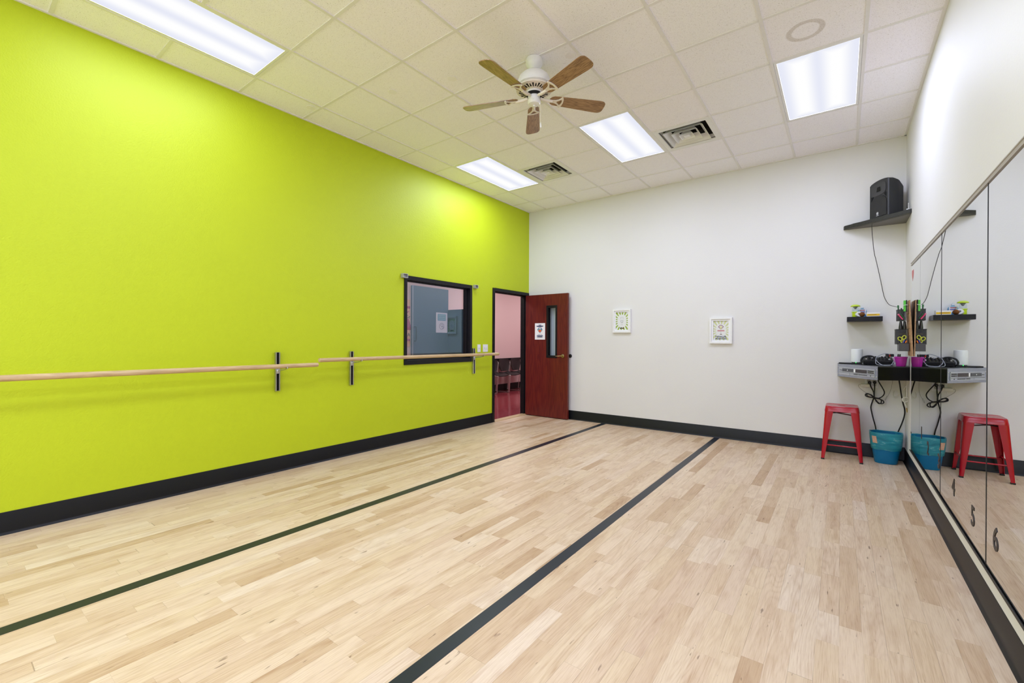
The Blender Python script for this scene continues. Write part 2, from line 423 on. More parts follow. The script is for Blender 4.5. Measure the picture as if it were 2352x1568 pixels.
# ceiling: lay-in tiles on a T-bar grid; cells taken by fixtures stay open
LIGHTS = [(0, 4), (3, 4), (6, 4), (0, -2), (3, -2), (6, -2), (0, -8), (3, -8), (6, -8)]
VENTS = [(1, 5), (4, 5)]
used = {(i, j + k) for i, j in LIGHTS for k in (0, 1)} | set(VENTS)
xs = [XG] + [GX + i * T for i in range(8)] + [XR]
ny0 = -9
ys = [YF] + [GY + j * T for j in range(-8, 8)] + [YB]
b = MB()
for a in range(len(xs) - 1):
    for c in range(len(ys) - 1):
        i, j = a - 1, c - 9
        if (i, j) in used: continue
        b.box(xs[a], xs[a + 1], ys[c], ys[c + 1], H + .006, H + .024)
struct(b.build('ceiling', M_TILE, origin=(0, 0, 0)))
b = MB(); hw = .0118
lit = {(i + 0, j + 1) for i, j in LIGHTS}                   # no cross tee under a light
for i in range(8): b.box(GX + i * T - hw, GX + i * T + hw, YF, YB, H, H + .03)
for j in range(-8, 8):
    for a in range(len(xs) - 1):
        if (a - 1, j) in lit: continue
        b.box(xs[a] + (hw if a else 0), xs[a + 1] - (hw if a < 8 else 0), GY + j * T - hw, GY + j * T + hw, H + .0012, H + .03)
w = .02
b.box(XG, XG + w, YF, YB, H - .001, H + .03); b.box(XR - w, XR, YF, YB, H - .001, H + .03)
b.box(XG, XR, YB - w, YB, H - .001, H + .03); b.box(XG, XR, YF, YF + w, H - .001, H + .03)
struct(b.build('trim_1', M_TBAR))
struct(MB().box(XG - .12, XR + .12, YF, YB, H + .14, H + .2).build('ceiling.001', M_DARK))

# black rubber cove base
def cove(name, x0, y0, x1, y1, nx, ny):
    L = Vector((x1 - x0, y1 - y0, 0)); prof = [(0, 0), (.016, 0), (.014, .004), (.006, .012), (.0035, .02), (.0035, .149), (.0015, .152), (0, .152)]
    return struct(MB().prism(prof, (x0, y0, 0), (nx, ny, 0), (0, 0, 1), L).build(name, M_BLACKBASE, smooth=40))
cove('baseboard_left', XG, YF, XG, 5.50, 1, 0)
cove('baseboard_back', XG + .03, YB, XR, YB, 0, -1)
cove('baseboard_right', XR, YF, XR, YB - .02, -1, 0)

# observation window
o = struct(MB().ring([(3.706, 1.0), (5.003, 1.0), (5.003, 2.157), (3.706, 2.157)], [(3.752, 1.058), (4.958, 1.058), (4.958, 2.105), (3.752, 2.105)],
    (XG + .012, 0, 0), (0, 1, 0), (0, 0, 1), (-.144, 0, 0)).build('window_1', M_BLACKPAINT)); W1 = o
MB().ring([(3.752, 1.058), (4.958, 1.058), (4.958, 2.105), (3.752, 2.105)], [(3.766, 1.074), (4.944, 1.074), (4.944, 2.091), (3.766, 2.091)],
    (XG - .05, 0, 0), (0, 1, 0), (0, 0, 1), (-.05, 0, 0)).build('window_stop', M_BLACKPAINT, W1)
MB().box(XG - .078, XG - .072, 3.756, 4.954, 1.062, 2.101).build('pane', M_GLASS, W1)

# doorway
b = MB()
for y0, y1, z0, z1 in ((5.50, 5.552, 0, 2.172), (6.468, 6.522, 0, 2.172), (5.552, 6.468, 2.122, 2.172)):
    b.box(XG - .135, XG + .014, y0, y1, z0, z1)
for y0, y1, z0, z1 in ((5.552, 5.567, 0, 2.122), (6.453, 6.468, 0, 2.122), (5.567, 6.453, 2.107, 2.122)):
    b.box(XG - .10, XG - .04, y0, y1, z0, z1)
struct(b.build('trim_2', M_BLACKPAINT, bevel=.002))
struct(MB().prism([(0, 0), (.12, 0), (.11, .010), (.02, .013), (.0, .013)], (XG - .09, 5.552, 0), (1, 0, 0), (0, 0, 1), (0, .916, 0)).build('trim_3', M_BARRE))

# mirror channels
struct(MB().prism([(0, 0), (.012, 0), (.012, .006), (.009, .008), (.009, .022), (.012, .024), (.012, .029), (0, .029)], (XR, YF + .5, 2.090), (-1, 0, 0), (0, 0, 1), (0, 5.975 - YF - .5, 0)).build('trim_4', M_TAUPE))
struct(MB().prism([(0, 0), (.014, 0), (.014, .012), (.010, .012), (.010, .004), (0, .004)], (XR, YF + .5, .232), (-1, 0, 0), (0, 0, 1), (0, 5.965 - YF - .5, 0)).build('trim_5', M_BLACK))

# ------------------------------------------------------------------ lobby seen through the doorway and the window
M_LOBFLOOR = plain('maroon_vinyl_floor', (.28, .04, .055, 1), .10, noise=.12, scale=5)
M_LOBCEIL = plain('lobby_ceiling_white', (.75, .70, .68, 1), .8)
struct(MB().box(LX - .12, XG - .02, 2.0, 12.0, -.1, 0).build('floor.001', M_LOBFLOOR))
struct(MB().box(LX - .12, LX, 2.0, 12.0, 0, 3.0).build('wall_lobby', M_PINK))
struct(MB().box(LX, XG - .12, 12.0, 12.12, 0, 3.0).build('wall_lobby.001', M_PINK))
struct(MB().box(LX, XG - .12, 1.88, 2.0, 0, 3.0).build('wall_lobby.002', M_PINK))
struct(MB().box(XG - .12, XG, YB + .12, 12.0, 0, 3.0).build('wall_lobby.003', M_PINK))
struct(MB().box(LX, XG - .12, 2.0, 12.0, 3.0, 3.1).build('ceiling.002', M_LOBCEIL))
struct(MB().box(LX, LX + .012, 7.19, 12.0, 0, .17).build('baseboard_lobby', M_BLACKBASE))
struct(MB().box(LX, LX + .03, 7.19, 12.0, .80, .85).build('trim_6', M_BLACKPAINT, bevel=.004))
# tall slate-blue door with a bar pull, and the low slate partition beside it
D2 = struct(MB().box(LX + .002, LX + .05, 6.10, 7.15, 0.0, 2.465).build('door_2', M_SLATE, bevel=.004))
MB().box(LX + .048, LX + .054, 6.095, 6.125, 0, 2.465).build('edge_strip', plain('pale_steel_edge', (.25, .29, .36, 1), .4, .3), D2)
MB().tube(spline([(LX + .05, 6.16, 1.30), (LX + .10, 6.16, 1.31), (LX + .105, 6.16, 1.45), (LX + .10, 6.16, 1.59), (LX + .05, 6.16, 1.60)]), .011).build('bar_pull', M_BLACK, D2, smooth=50)
struct(MB().box(LX + .002, -6.70, 7.165, 7.19, 0, 2.01).build('wall_lobby.004', M_SLATE))
# banner on the lobby wall
bn = MB().box(LX + .001, LX + .006, 5.55, 6.08, 1.18, 2.16).build('wall_banner', plain('salmon_banner', (.78, .45, .34, 1), .7))
tag(bn, 'salmon banner with magenta bands on the pink lobby wall, seen through the window', 'banner')
mg = plain('magenta_ink', (.45, .06, .17, 1), .7)
for z0, z1 in ((1.975, 2.025), (1.30, 1.345)): MB().box(LX + .006, LX + .007, 5.55, 6.08, z0, z1).build('stripe', mg, bn)
MB().prism([(0, 0), (.11, 0), (.11, .10), (.055, .23), (0, .23)], (LX + .006, 5.985, 1.53), (0, 1, 0), (0, 0, 1), (.001, 0, 0)).build('emblem', mg, bn)
MB().tube([(LX + .007, 5.985, 1.885), (LX + .007, 6.04, 1.92)], .012).build('emblem', mg, bn)
words('Gr', 'lettering', M_BLACK, bn, (LX + .0075, 6.02, 1.80), (0, 1, 0), (0, 0, 1), .105)
words('A', 'lettering', M_BLACK, bn, (LX + .0075, 6.042, 1.43), (0, 1, 0), (0, 0, 1), .105)

# lobby chairs: sled-base stacking chairs, facing the studio (+X)
ch = thing('stacking_chair', '', 'chair', (0, 0, 0), group='row of black chairs in the lobby')
def lobby_chair():
    out = []
    for k in range(13):                                    # curved, tapering back
        t = k / 12; y = -.215 + .43 * t
        out.append((y, t))
    b = MB(); n = 9
    vs = []
    for k in range(n):
        s = k / (n - 1); z = .52 + .31 * s
        hwid = .13 + .085 * math.sin(min(1, s * 1.25 + .08) * PI / 2) - (.03 * max(0, s - .85) / .15)
        for q in range(11):
            u = -1 + 2 * q / 10
            vs.append((-.185 - .03 * s + .05 * u * u, u * hwid, z + .012 * (1 - u * u) * (1 if s > .9 else 0)))
    fs = [(k * 11 + q, k * 11 + q + 1, (k + 1) * 11 + q + 1, (k + 1) * 11 + q) for k in range(n - 1) for q in range(10)]
    m = len(vs); vs2 = vs + [(x - .014, y, z) for x, y, z in vs]
    rim = [q for q in range(11)] + [k * 11 + 10 for k in range(1, n)] + [(n - 1) * 11 + q for q in range(9, -1, -1)] + [k * 11 for k in range(n - 2, 0, -1)]
    fs += [tuple(i + m for i in f[::-1]) for f in fs] + [(rim[i], rim[(i + 1) % len(rim)], rim[(i + 1) % len(rim)] + m, rim[i] + m) for i in range(len(rim))]
    MB().add(vs2, fs).build('backrest', plain('charcoal_chair_shell', (.013, .010, .012, 1), .5), ch, smooth=50)
    st = MB(); vs = []
    for i in range(8):
        s = i / 7
        for q in range(9):
            u = -1 + 2 * q / 8
            vs.append((-.19 + .39 * s, u * (.20 + .02 * s), .472 + .022 * u * u - .03 * max(0, s - .7) / .3 + .02 * max(0, .25 - s) / .25))
    fs = [(i * 9 + q, i * 9 + q + 1, (i + 1) * 9 + q + 1, (i + 1) * 9 + q) for i in range(7) for q in range(8)]
    m = len(vs); rim = [q for q in range(9)] + [i * 9 + 8 for i in range(1, 8)] + [7 * 9 + q for q in range(7, -1, -1)] + [i * 9 for i in range(6, 0, -1)]
    vs2 = vs + [(x, y, z - .018) for x, y, z in vs]
    fs += [tuple(i + m for i in f[::-1]) for f in fs] + [(rim[i], rim[(i + 1) % len(rim)], rim[(i + 1) % len(rim)] + m, rim[i] + m) for i in range(len(rim))]
    st.add(vs2, fs).build('seat', plain('charcoal_chair_shell', (0, 0, 0, 1)), ch, smooth=50)
    for s in (-1, 1):
        y = s * .235
        MB().tube(spline([(-.23, y * .86, .78), (-.205, y * .95, .60), (-.19, y, .46), (-.02, y, .445), (.19, y, .445), (.215, y, .42), (.20, y, .22), (.185, y, .03), (.16, y, .011), (0, y, .011), (-.20, y, .011), (-.235, y, .03), (-.21, y, .25), (-.195, y, .44)], 5), .0105, 8).build('leg_frame', M_CHROME, ch, smooth=50)
lobby_chair()
lab = ['black lobby chair half hidden by the left door jamb', 'black lobby chair fully visible in the middle of the doorway', 'black lobby chair nearest the open door on the right of the doorway']
ch.location = (-6.91, 8.63, 0); ch['label'] = lab[0]
for k in (1, 2): dup(ch, (-6.91, 8.63 + .50 * k, 0), 0, lab[k])
# ------------------------------------------------------------------ ceiling fixtures
def troffer(i, j, label):
    cx, cy = GX + (i + .5) * T, GY + (j + 1) * T
    L = thing('ceiling_light', label, 'ceiling light', (cx, cy, H), group='recessed fluorescent ceiling lights')
    w, l = T - .026, 2 * T - .026
    oo = [(-w / 2, -l / 2), (w / 2, -l / 2), (w / 2, l / 2), (-w / 2, l / 2)]
    q = .022; ii = [(-w / 2 + q, -l / 2 + q), (w / 2 - q, -l / 2 + q), (w / 2 - q, l / 2 - q), (-w / 2 + q, l / 2 - q)]
    MB().ring(oo, ii, (cx, cy, H + .002), (1, 0, 0), (0, 1, 0), (0, 0, .012)).build('frame', M_WHITEM, L, bevel=.002)
    MB().box(cx - w / 2, cx + w / 2, cy - l / 2, cy + l / 2, H + .016, H + .10).build('housing', M_WHITEM, L)
    MB().box(cx - w / 2 + q, cx + w / 2 - q, cy - l / 2 + q, cy + l / 2 - q, H + .006, H + .012).build('diffuser', M_LENS, L, origin=(cx, cy, H + .009))
    la = bpy.data.lights.new('fluorescent_lamp', 'AREA'); la.shape = 'RECTANGLE'; la.size = w - 2 * q; la.size_y = l - 2 * q
    la.energy = LAMP * (.62 if (i, j) == (0, -2) else 1.02 if (i, j) == (0, 4) else 2.6 if j == -8 else 1.05); la.color = (.85, .925, 1.26)  # unseen rear row driven harder than the rest to lift the ceiling
    lo = bpy.data.objects.new('fluorescent_lamp', la); C.objects.link(lo); lo.location = (0, 0, .004); lo.parent = L
LAMP = 24.
for (i, j), lb in zip(LIGHTS, [
    'fluorescent ceiling light near the green wall, beside a vent and nearest the doorway',
    'fluorescent ceiling light between the ceiling fan and the vent, in the middle of the ceiling',
    'fluorescent ceiling light near the mirror wall, below the ring stain',
    "large fluorescent ceiling light close to the green wall, cut by the photo's top edge",
    'fluorescent ceiling light over the middle of the floor, above the photo edge',
    'fluorescent ceiling light near the mirror wall, above the camera',
    'fluorescent ceiling light along the green wall at the unseen end of the room',
    'fluorescent ceiling light in the middle of the unseen end of the room',
    'fluorescent ceiling light along the mirror wall at the unseen end of the room']):
    troffer(i, j, lb)

def vent(i, j, label):
    cx, cy = GX + (i + .5) * T, GY + (j + .5) * T
    V = thing('ceiling_vent', label, 'vent', (cx, cy, H), group='square ceiling air vents')
    sq = lambda h: [(-h, -h), (h, -h), (h, h), (-h, h)]
    MB().ring(sq(.292), sq(.250), (cx, cy, H + .001), (1, 0, 0), (0, 1, 0), (0, 0, .01)).build('face_plate', M_WHITEM, V)
    MB().box(cx - .25, cx + .25, cy - .25, cy + .25, H + .16, H + .17).box(cx - .25, cx - .24, cy - .25, cy + .25, H + .011, H + .16).box(cx + .24, cx + .25, cy - .25, cy + .25, H + .011, H + .16) \
        .box(cx - .24, cx + .24, cy - .25, cy - .24, H + .011, H + .16).box(cx - .24, cx + .24, cy + .24, cy + .25, H + .011, H + .16).build('duct_box', plain('galvanised_duct_grey', (.10, .095, .085, 1), .6), V)
    def cone(h0, h1, z0, z1, th=.006):                       # flared square louvre
        vs = []
        for h, z in ((h0, z0), (h1, z1), (h1 - th, z1 + .001), (h0 - th, z0 + .001)): vs += [(cx + a * h, cy + c * h, H + z) for a, c in ((-1, -1), (1, -1), (1, 1), (-1, 1))]
        fs = [(r * 4 + k, r * 4 + (k + 1) % 4, ((r + 1) % 4) * 4 + (k + 1) % 4, ((r + 1) % 4) * 4 + k) for r in range(4) for k in range(4)]
        return MB().add(vs, fs)
    for h0, h1 in ((.250, .232), (.208, .158), (.136, .090)):
        cone(h0, h1, -.007 if h0 < .24 else .002, .052, .004).build('louvre', M_WHITEM, V)
    cone(.072, .034, -.007, .040).box(cx - .034, cx + .034, cy - .034, cy + .034, H + .030, H + .034).box(cx - .03, cx + .03, cy - .03, cy + .03, H - .007, H - .004).build('centre_plate', M_WHITEM, V)
vent(1, 5, 'square white ceiling vent beside the light nearest the doorway')
vent(4, 5, 'square white ceiling vent between the two ceiling lights on the right')

# concealed sprinkler caps
for k, (x, y, lb) in enumerate([(-3.339, 2.606, 'flat round ceiling cap left of the fan, in the tile nearer the green wall'),
                                (-2.749, 2.786, 'flat round ceiling cap just left of the fan canopy'),
                                (-4.22, 2.30, 'flat round ceiling cap beside the green wall near the large light'),
                                (-1.757, 3.12, 'flat round ceiling cap behind the right upper fan blade')]):
    o = MB().lathe((x, y, H), [(.036, .0062), (.042, .004), (.040, .002), (.0, .0015)], 32).build('sprinkler_cap', plain('ceiling_cap_white', (.88, .86, .88, 1), .6), smooth=30)
    tag(o, lb, 'sprinkler cap', 'concealed sprinkler caps in the ceiling')

# ------------------------------------------------------------------ ceiling fan
FX, FY = -2.02, 2.99
F = thing('ceiling_fan', 'white ceiling fan with five oak blades hanging from the tiled ceiling', 'ceiling fan', (FX, FY, H))
fp = lambda z: (FX, FY, z)
MB().lathe(fp(0), [(.066, H + .002), (.068, H - .006), (.068, H - .035), (.062, H - .052), (.045, H - .07), (.034, H - .084), (.030, H - .088), (.0, H - .088)], 40).build('canopy', M_WHITEM, F, smooth=35)
MB().lathe(fp(0), [(.013, H - .08), (.013, 3.505), (.024, 3.50), (.024, 3.49)], 24).build('downrod', M_BLACK, F, smooth=35)
MB().lathe(fp(0), [(.026, 3.512), (.060, 3.508), (.098, 3.492), (.122, 3.468), (.134, 3.435), (.136, 3.415), (.136, 3.408), (.141, 3.404), (.141, 3.394), (.130, 3.388), (.10, 3.388)], 48).build('motor_housing', M_WHITEM, F, smooth=35)
MB().lathe(fp(0), [(.128, 3.390), (.146, 3.372), (.146, 3.364), (.138, 3.360), (.062, 3.352), (.062, 3.375)], 48).build('vent_plate', M_CREAM, F, smooth=35)
b = MB()
for k in range(30):
    a = 2 * PI * k / 30; e = Vector((math.cos(a), math.sin(a), 0)); t = Vector((-math.sin(a), math.cos(a), 0))
    lo, hi = (.080, .126) if k % 2 else (.086, .120)
    w0, w1 = (.003, .0075) if k % 2 else (.0065, .003)
    zz = lambda r: 3.352 + (r - .062) / .076 * .008 - .0012
    p = [e * lo + t * w0, e * hi + t * w1, e * hi - t * w1, e * lo - t * w0]
    b.add([(FX + q.x, FY + q.y, zz(lo if n in (0, 3) else hi)) for n, q in enumerate(p)] + [(FX + q.x, FY + q.y, 3.362) for q in p],
          [(0, 1, 2, 3), (7, 6, 5, 4), (0, 4, 5, 1), (1, 5, 6, 2), (2, 6, 7, 3), (3, 7, 4, 0)])
b.build('vent_slots', M_DARK, F)
MB().lathe(fp(0), [(.062, 3.354), (.062, 3.338), (.058, 3.336), (.0, 3.336)], 40).build('flywheel', M_WHITEM, F, smooth=35)
MB().lathe(fp(0), [(.060, 3.336), (.060, 3.318), (.052, 3.316), (.0, 3.316)], 40).build('rotor_ring', M_DARK, F, smooth=35)
MB().lathe(fp(0), [(.048, 3.318), (.049, 3.312), (.049, 3.282), (.052, 3.279), (.052, 3.262), (.046, 3.252), (.030, 3.246), (.010, 3.243), (.006, 3.236), (.0, 3.235)], 40).build('switch_housing', M_WHITEM, F, smooth=35)
MB().tube([(FX + .036, FY + .026, 3.300), (FX + .044, FY + .032, 3.294), (FX + .045, FY + .032, 3.10)], .0016, 6).build('pull_chain', M_CREAM, F)
MB().lathe((FX + .045, FY + .032, 0), [(.002, 3.105), (.006, 3.095), (.0075, 3.075), (.005, 3.062), (.0, 3.061)], 16).build('chain_fob', M_WHITEM, F, smooth=40)
pitch = math.radians(-12)
for k, dg in enumerate((-16.8, 50.5, 125.0, 199.3, 268.0)):
    a = math.radians(dg); e = Vector((math.cos(a), math.sin(a), 0)); t0 = Vector((-math.sin(a), math.cos(a), 0))
    t = t0 * math.cos(pitch) + Vector((0, 0, 1)) * math.sin(pitch); nrm = e.cross(t)
    up = nrm if nrm.z > 0 else -nrm
    o = Vector((FX, FY, 3.302))
    prof = []                                               # blade outline (r, half width)
    r0, r1, w0, w1 = .135, .615, .050, .066
    top = [(r0, .018), (r0 + .012, .036), (r0 + .035, w0 - .002), (r0 + .07, w0)] + [(r1 - .075, w1)]
    for q in range(7):
        g = q / 6 * PI / 2; top.append((r1 - .045 + .045 * math.sin(g), w1 - .034 + .034 * math.cos(g) if q else w1))
    top.append((r1 + .002, .015))
    poly = top + [(r, -h) for r, h in top[::-1]]
    bl = bpy.data.objects.new('blade', None)
    # each blade is its own mesh with its own length axis so that the grain follows it
    mb = MB().prism(poly, (0, 0, 0), (1, 0, 0), (0, 1, 0), (0, 0, .006))
    me = mb.build('blade', M_BLADE, bevel=.0012); me.parent = F
    bpy.data.objects.remove(bl)
    R = Matrix((e, t, up)).transposed().to_4x4()
    me.data.transform(Matrix.Translation(me.location)); me.location = (0, 0, 0)
    me.matrix_local = Matrix.Translation(o - Vector((FX, FY, H))) @ R
    # scrolled blade iron with an open window
    def pt(r, y, z): return o + e * r + t * y + up * z
    zo = -.006
    arm = MB(); R0 = o - up * .008
    h0 = [(.148, .0), (.150, .013), (.178, .016), (.202, .026), (.219, .043), (.226, .058), (.236, .055), (.246, .032)]
    h1 = [(.194, .0), (.195, .006), (.202, .010), (.211, .017), (.219, .025), (.224, .031), (.229, .026), (.234, .015)]
    c0 = h0 + [(.250, 0)] + [(r, -y) for r, y in h0[:0:-1]]
    c1 = h1 + [(.236, 0)] + [(r, -y) for r, y in h1[:0:-1]]
    arm.ring(c0, c1, R0, e, t, up * .007)
    arm.tube([o + e * .052 + Vector((0, 0, .004)), o + e * .09 - up * .004, o + e * .125 - up * .006, o + e * .158 - up * .005], [.011, .013, .013, .012], 10)
    arm.build('blade_arm', M_CREAM, F, bevel=.0015)

# ------------------------------------------------------------------ ballet barres on the green wall
def barre(label, y0, y1, z, brs, xb=-4.31):
    r = .0215
    Bt = thing('ballet_barre', label, 'ballet barre', (XG, (y0 + y1) / 2, z), group='wooden barres on the green wall')
    MB().lathe((xb, y0, z), [(.0, 0), (r - .004, 0), (r, .004), (r, y1 - y0 - .004), (r - .004, y1 - y0), (.0, y1 - y0)], 24, ax=(0, 1, 0)).build('rail', M_BARRE, Bt, origin=(xb, y0, z), smooth=35)
    for y, zc in brs:
        x = XG; hw_, d, z0, z1 = .0215, .030, zc - .192, zc + .192
        ch_ = [(-hw_, 0), (hw_, 0), (hw_, d), (hw_ - .010, d), (hw_ - .010, d - .004), (hw_ - .004, d - .004), (hw_ - .004, .004), (-hw_ + .004, .004), (-hw_ + .004, d - .004), (-hw_ + .010, d - .004), (-hw_ + .010, d), (-hw_, d)]
        br = MB().prism(ch_, (x, y, z0), (0, 1, 0), (1, 0, 0), (0, 0, z1 - z0)).build('wall_channel', M_CHROME, Bt)
        MB().box(x + .004, x + .012, y - .0165, y + .0165, z0 + .002, z1 - .002).build('channel_shade', M_DARK, br)  # dark insert standing in for the shade inside the hollow channel
        zb = z - r
        MB().tube(spline([(x + .026, y, zb - .035), (x + .05, y, zb - .026), (xb - .03, y, zb - .014), (xb, y, zb - .006), (xb + .022, y, zb - .002), (xb + .024, y, zb + .016)], 5), .006, 8).build('support_arm', M_CHROME, br, smooth=50)
        MB().lathe((x + .028, y, zb - .036), [(.014, 0), (.014, .006), (.009, .008), (.007, .016), (.0, .016)], 16, ax=(1, 0, 0)).build('clamp_bolt', M_CHROME, br, smooth=40)
        MB().box(x + .029, x + .034, y - .012, y + .012, zb - .060, zb - .012).build('clamp_plate', M_CHROME, br, bevel=.002)
barre('long wooden barre on the green wall running out of the left edge of the photo', -1.9, 2.434, 1.0645, [(2.112, 1.002), (-1.2, 1.002)])
barre('wooden barre on the green wall crossing the window and ending at the doorway', 2.446, 5.42, 1.1095, [(2.939, .997), (5.036, 1.007)])

# little grey blind clips at the window's top corners
for y0, y1, z0, z1, lb in ((3.655, 3.735, 2.118, 2.172, 'small grey blind bracket at the upper left corner of the window'), (5.03, 5.105, 2.118, 2.168, 'small grey blind bracket at the upper right corner of the window')):
    q = thing('blind_bracket', lb, 'bracket', (XG, (y0 + y1) / 2, z0), group='blind brackets above the window')
    MB().ring([(y0, z0), (y1, z0), (y1, z1), (y0, z1)], [(y0 + .006, z0 + .006), (y1 - .006, z0 + .006), (y1 - .006, z1 - .006), (y0 + .006, z1 - .006)], (XG + .014, 0, 0), (0, 1, 0), (0, 0, 1), (.034, 0, 0)).build('clip', plain('grey_zinc', (.50, .50, .50, 1), .45, .5), q, bevel=.002)
    MB().box(XG, XG + .015, y0, y1, z0, z1).build('mounting_plate', plain('grey_zinc', (.5, .5, .5, 1)), q)
# notice taped to the outside of the window
pn = MB().box(XG - .083, XG - .0795, 4.345, 4.565, 1.430, 1.715).build('paper_notice', plain('pinkish_paper', (.62, .52, .53, 1), .8))
tag(pn, 'paper notice with a teal heading taped to the window glass', 'notice')
MB().box(XG - .0795, XG - .0785, 4.375, 4.535, 1.60, 1.695).build('heading', plain('teal_ink', (.16, .28, .32, 1), .8), pn)
for z in (1.675, 1.65, 1.625): MB().box(XG - .0786, XG - .078, 4.39, 4.52, z - .004, z + .004).build('text_line', plain('pale_teal_ink', (.33, .40, .42, 1), .8), pn)
b = MB().tube([(XG - .079, 4.455 + .045 * math.cos(a), 1.522 + .045 * math.sin(a)) for a in [2 * PI * k / 24 for k in range(24)]], .0022, 5, True)
b.tube([(XG - .079, 4.455 + .018 * math.cos(a), 1.535 + .018 * math.sin(a)) for a in [2 * PI * k / 14 for k in range(14)]], .0022, 5, True)
b.tube([(XG - .079, 4.475 + .016 * math.cos(a), 1.505 + .016 * math.sin(a)) for a in [2 * PI * k / 14 for k in range(14)]], .0022, 5, True)
b.build('drawing', plain('grey_ink', (.12, .12, .14, 1), .8), pn)

# light switches between window and door
def switch(y0, y1, n, label):
    q = thing('light_switch', label, 'light switch', (XG, (y0 + y1) / 2, 1.14), group='light switches by the doorway')
    MB().prism(rrect(y1 - y0, .118, .006, 3, (y0 + y1) / 2, 1.199), (XG, 0, 0), (0, 1, 0), (0, 0, 1), (.006, 0, 0)).build('wall_plate', M_WHITEP, q, bevel=.002)
    for k in range(n):
        y = (y0 + y1) / 2 + (k - (n - 1) / 2) * .046
        MB().box(XG + .006, XG + .007, y - .006, y + .006, 1.187, 1.211).build('toggle_slot', plain('pale_grey_plastic', (.45, .45, .47, 1), .5), q)
        MB().obox((XG + .011, y, 1.192 if n > 1 else 1.204), .007, .0035, .0045, (1, 0, -.4 if n > 1 else .4), (0, 1, 0), (.4 if n > 1 else -.4, 0, 1)).build('toggle', M_WHITEP, q, bevel=.001)
switch(5.137, 5.209, 1, 'narrow single white light switch nearer the window')
switch(5.268, 5.386, 2, 'wide double white light switch nearer the doorway')

# ------------------------------------------------------------------ the open door
DX0, DX1, DY0, DY1 = XG + .012, -3.643, 6.424, 6.469
D = thing('door_1', 'open dark red wooden door with a narrow glazed slot, folded back against the white wall', 'door', (DX0, DY1, 0)); D['kind'] = 'structure'
gx0, gx1, gz0, gz1 = -4.052, -3.852, 1.035, 1.918
b = MB()
for x0, x1, z0, z1 in ((DX0, gx0, .012, 2.118), (gx1, DX1, .012, 2.118), (gx0, gx1, .012, gz0), (gx0, gx1, gz1, 2.118)): b.box(x0, x1, DY0, DY1, z0, z1)
lf = b.build('door_leaf', M_DOOR, D, origin=(DX0, DY1, 0))
for y in (DY0 - .008, DY1 - .004):
    MB().ring([(gx0 - .006, gz0 - .006), (gx1 + .006, gz0 - .006), (gx1 + .006, gz1 + .006), (gx0 - .006, gz1 + .006)], [(gx0 + .034, gz0 + .034), (gx1 - .026, gz0 + .034), (gx1 - .026, gz1 - .034), (gx0 + .034, gz1 - .034)], (0, y, 0), (1, 0, 0), (0, 0, 1), (0, .012, 0)).build('glazing_frame', M_BLACKPAINT, lf, bevel=.002)
MB().box(gx0 + .01, gx1 - .01, 6.443, 6.448, gz0 + .01, gz1 - .01).build('pane', M_CLEAR, lf)
hx, hz = -3.735, 1.066
hd = MB().lathe((hx, DY0, hz), [(.033, 0), (.033, -.006), (.029, -.012), (.014, -.014), (.012, -.045), (.0, -.047)], 28, ax=(0, 1, 0)).build('door_lever', M_BRASS, lf, smooth=35)
MB().tube(spline([(hx, DY0 - .042, hz), (hx - .03, DY0 - .045, hz - .001), (hx - .075, DY0 - .043, hz - .006), (hx - .115, DY0 - .036, hz - .005)], 5), [.010] * 6 + [.0085] * 5 + [.007] * 5, 10).build('lever_arm', M_BRASS, hd, smooth=50)
for z in (.25, 1.07, 1.9): MB().lathe((DX0 - .002, DY1 + .004, z - .05), [(.007, 0), (.007, .1)], 12).build('hinge', M_CHROME, D, smooth=40)
ds = MB().lathe((-3.652, YB, 1.066), [(.030, 0), (.030, -.010), (.026, -.016), (.018, -.018), (.017, -.008), (.0, -.008)], 28, ax=(0, 1, 0)).build('door_stop', M_BLACK, smooth=35)
tag(ds, 'small round wall bumper on the white wall at the free edge of the open door', 'door stop')
MB().lathe((-3.652, YB - .0078, 1.066), [(.011, 0), (.011, -.010), (.0, -.013)], 18, ax=(0, 1, 0)).build('screw_cap', M_BRASS, ds, smooth=40)
# notice with a heart on the door
b = MB(); py = DY0 - .0012; n = 9
vs = [(-4.293 + .213 * (i / (n - 1)), py - .010 * (i / (n - 1)) ** 3 - (.006 * (1 - i / (n - 1)) ** 4), z) for z in (1.340, 1.624) for i in range(n)]
b.add(vs + [(x, y - .0006, z) for x, y, z in vs], [(i, i + 1, n + i + 1, n + i) for i in range(n - 1)] + [(2 * n + i, 3 * n + i, 3 * n + i + 1, 2 * n + i + 1) for i in range(n - 1)] + [(0, n, 3 * n, 2 * n), (n - 1, 3 * n - 1, 4 * n - 1, 2 * n - 1)])
nt = b.build('paper_notice', M_PAPER); tag(nt, 'white paper notice with a blue and orange heart taped to the open door', 'notice')
def heart(s, n=26):
    out = []
    for k in range(n):
        t = 2 * PI * k / n; out.append((s * 16 * math.sin(t) ** 3 / 17, s * (13 * math.cos(t) - 5 * math.cos(2 * t) - 2 * math.cos(3 * t) - math.cos(4 * t)) / 17))
    return out
hc = (-4.190, DY0 - .0065, 1.500)
for k, (s, m) in enumerate(((.053, M_NAVY), (.047, plain('sky_blue_ink', (.03, .30, .55, 1), .7)), (.036, plain('amber_ink', (.75, .36, .04, 1), .7)), (.024, M_INKRED))):
    MB().prism(heart(s), (hc[0], hc[1] - .0004 * k, hc[2] - .004 * k), (1, 0, 0), (0, 0, 1), (0, -.0004, 0)).build('heart', m, nt)
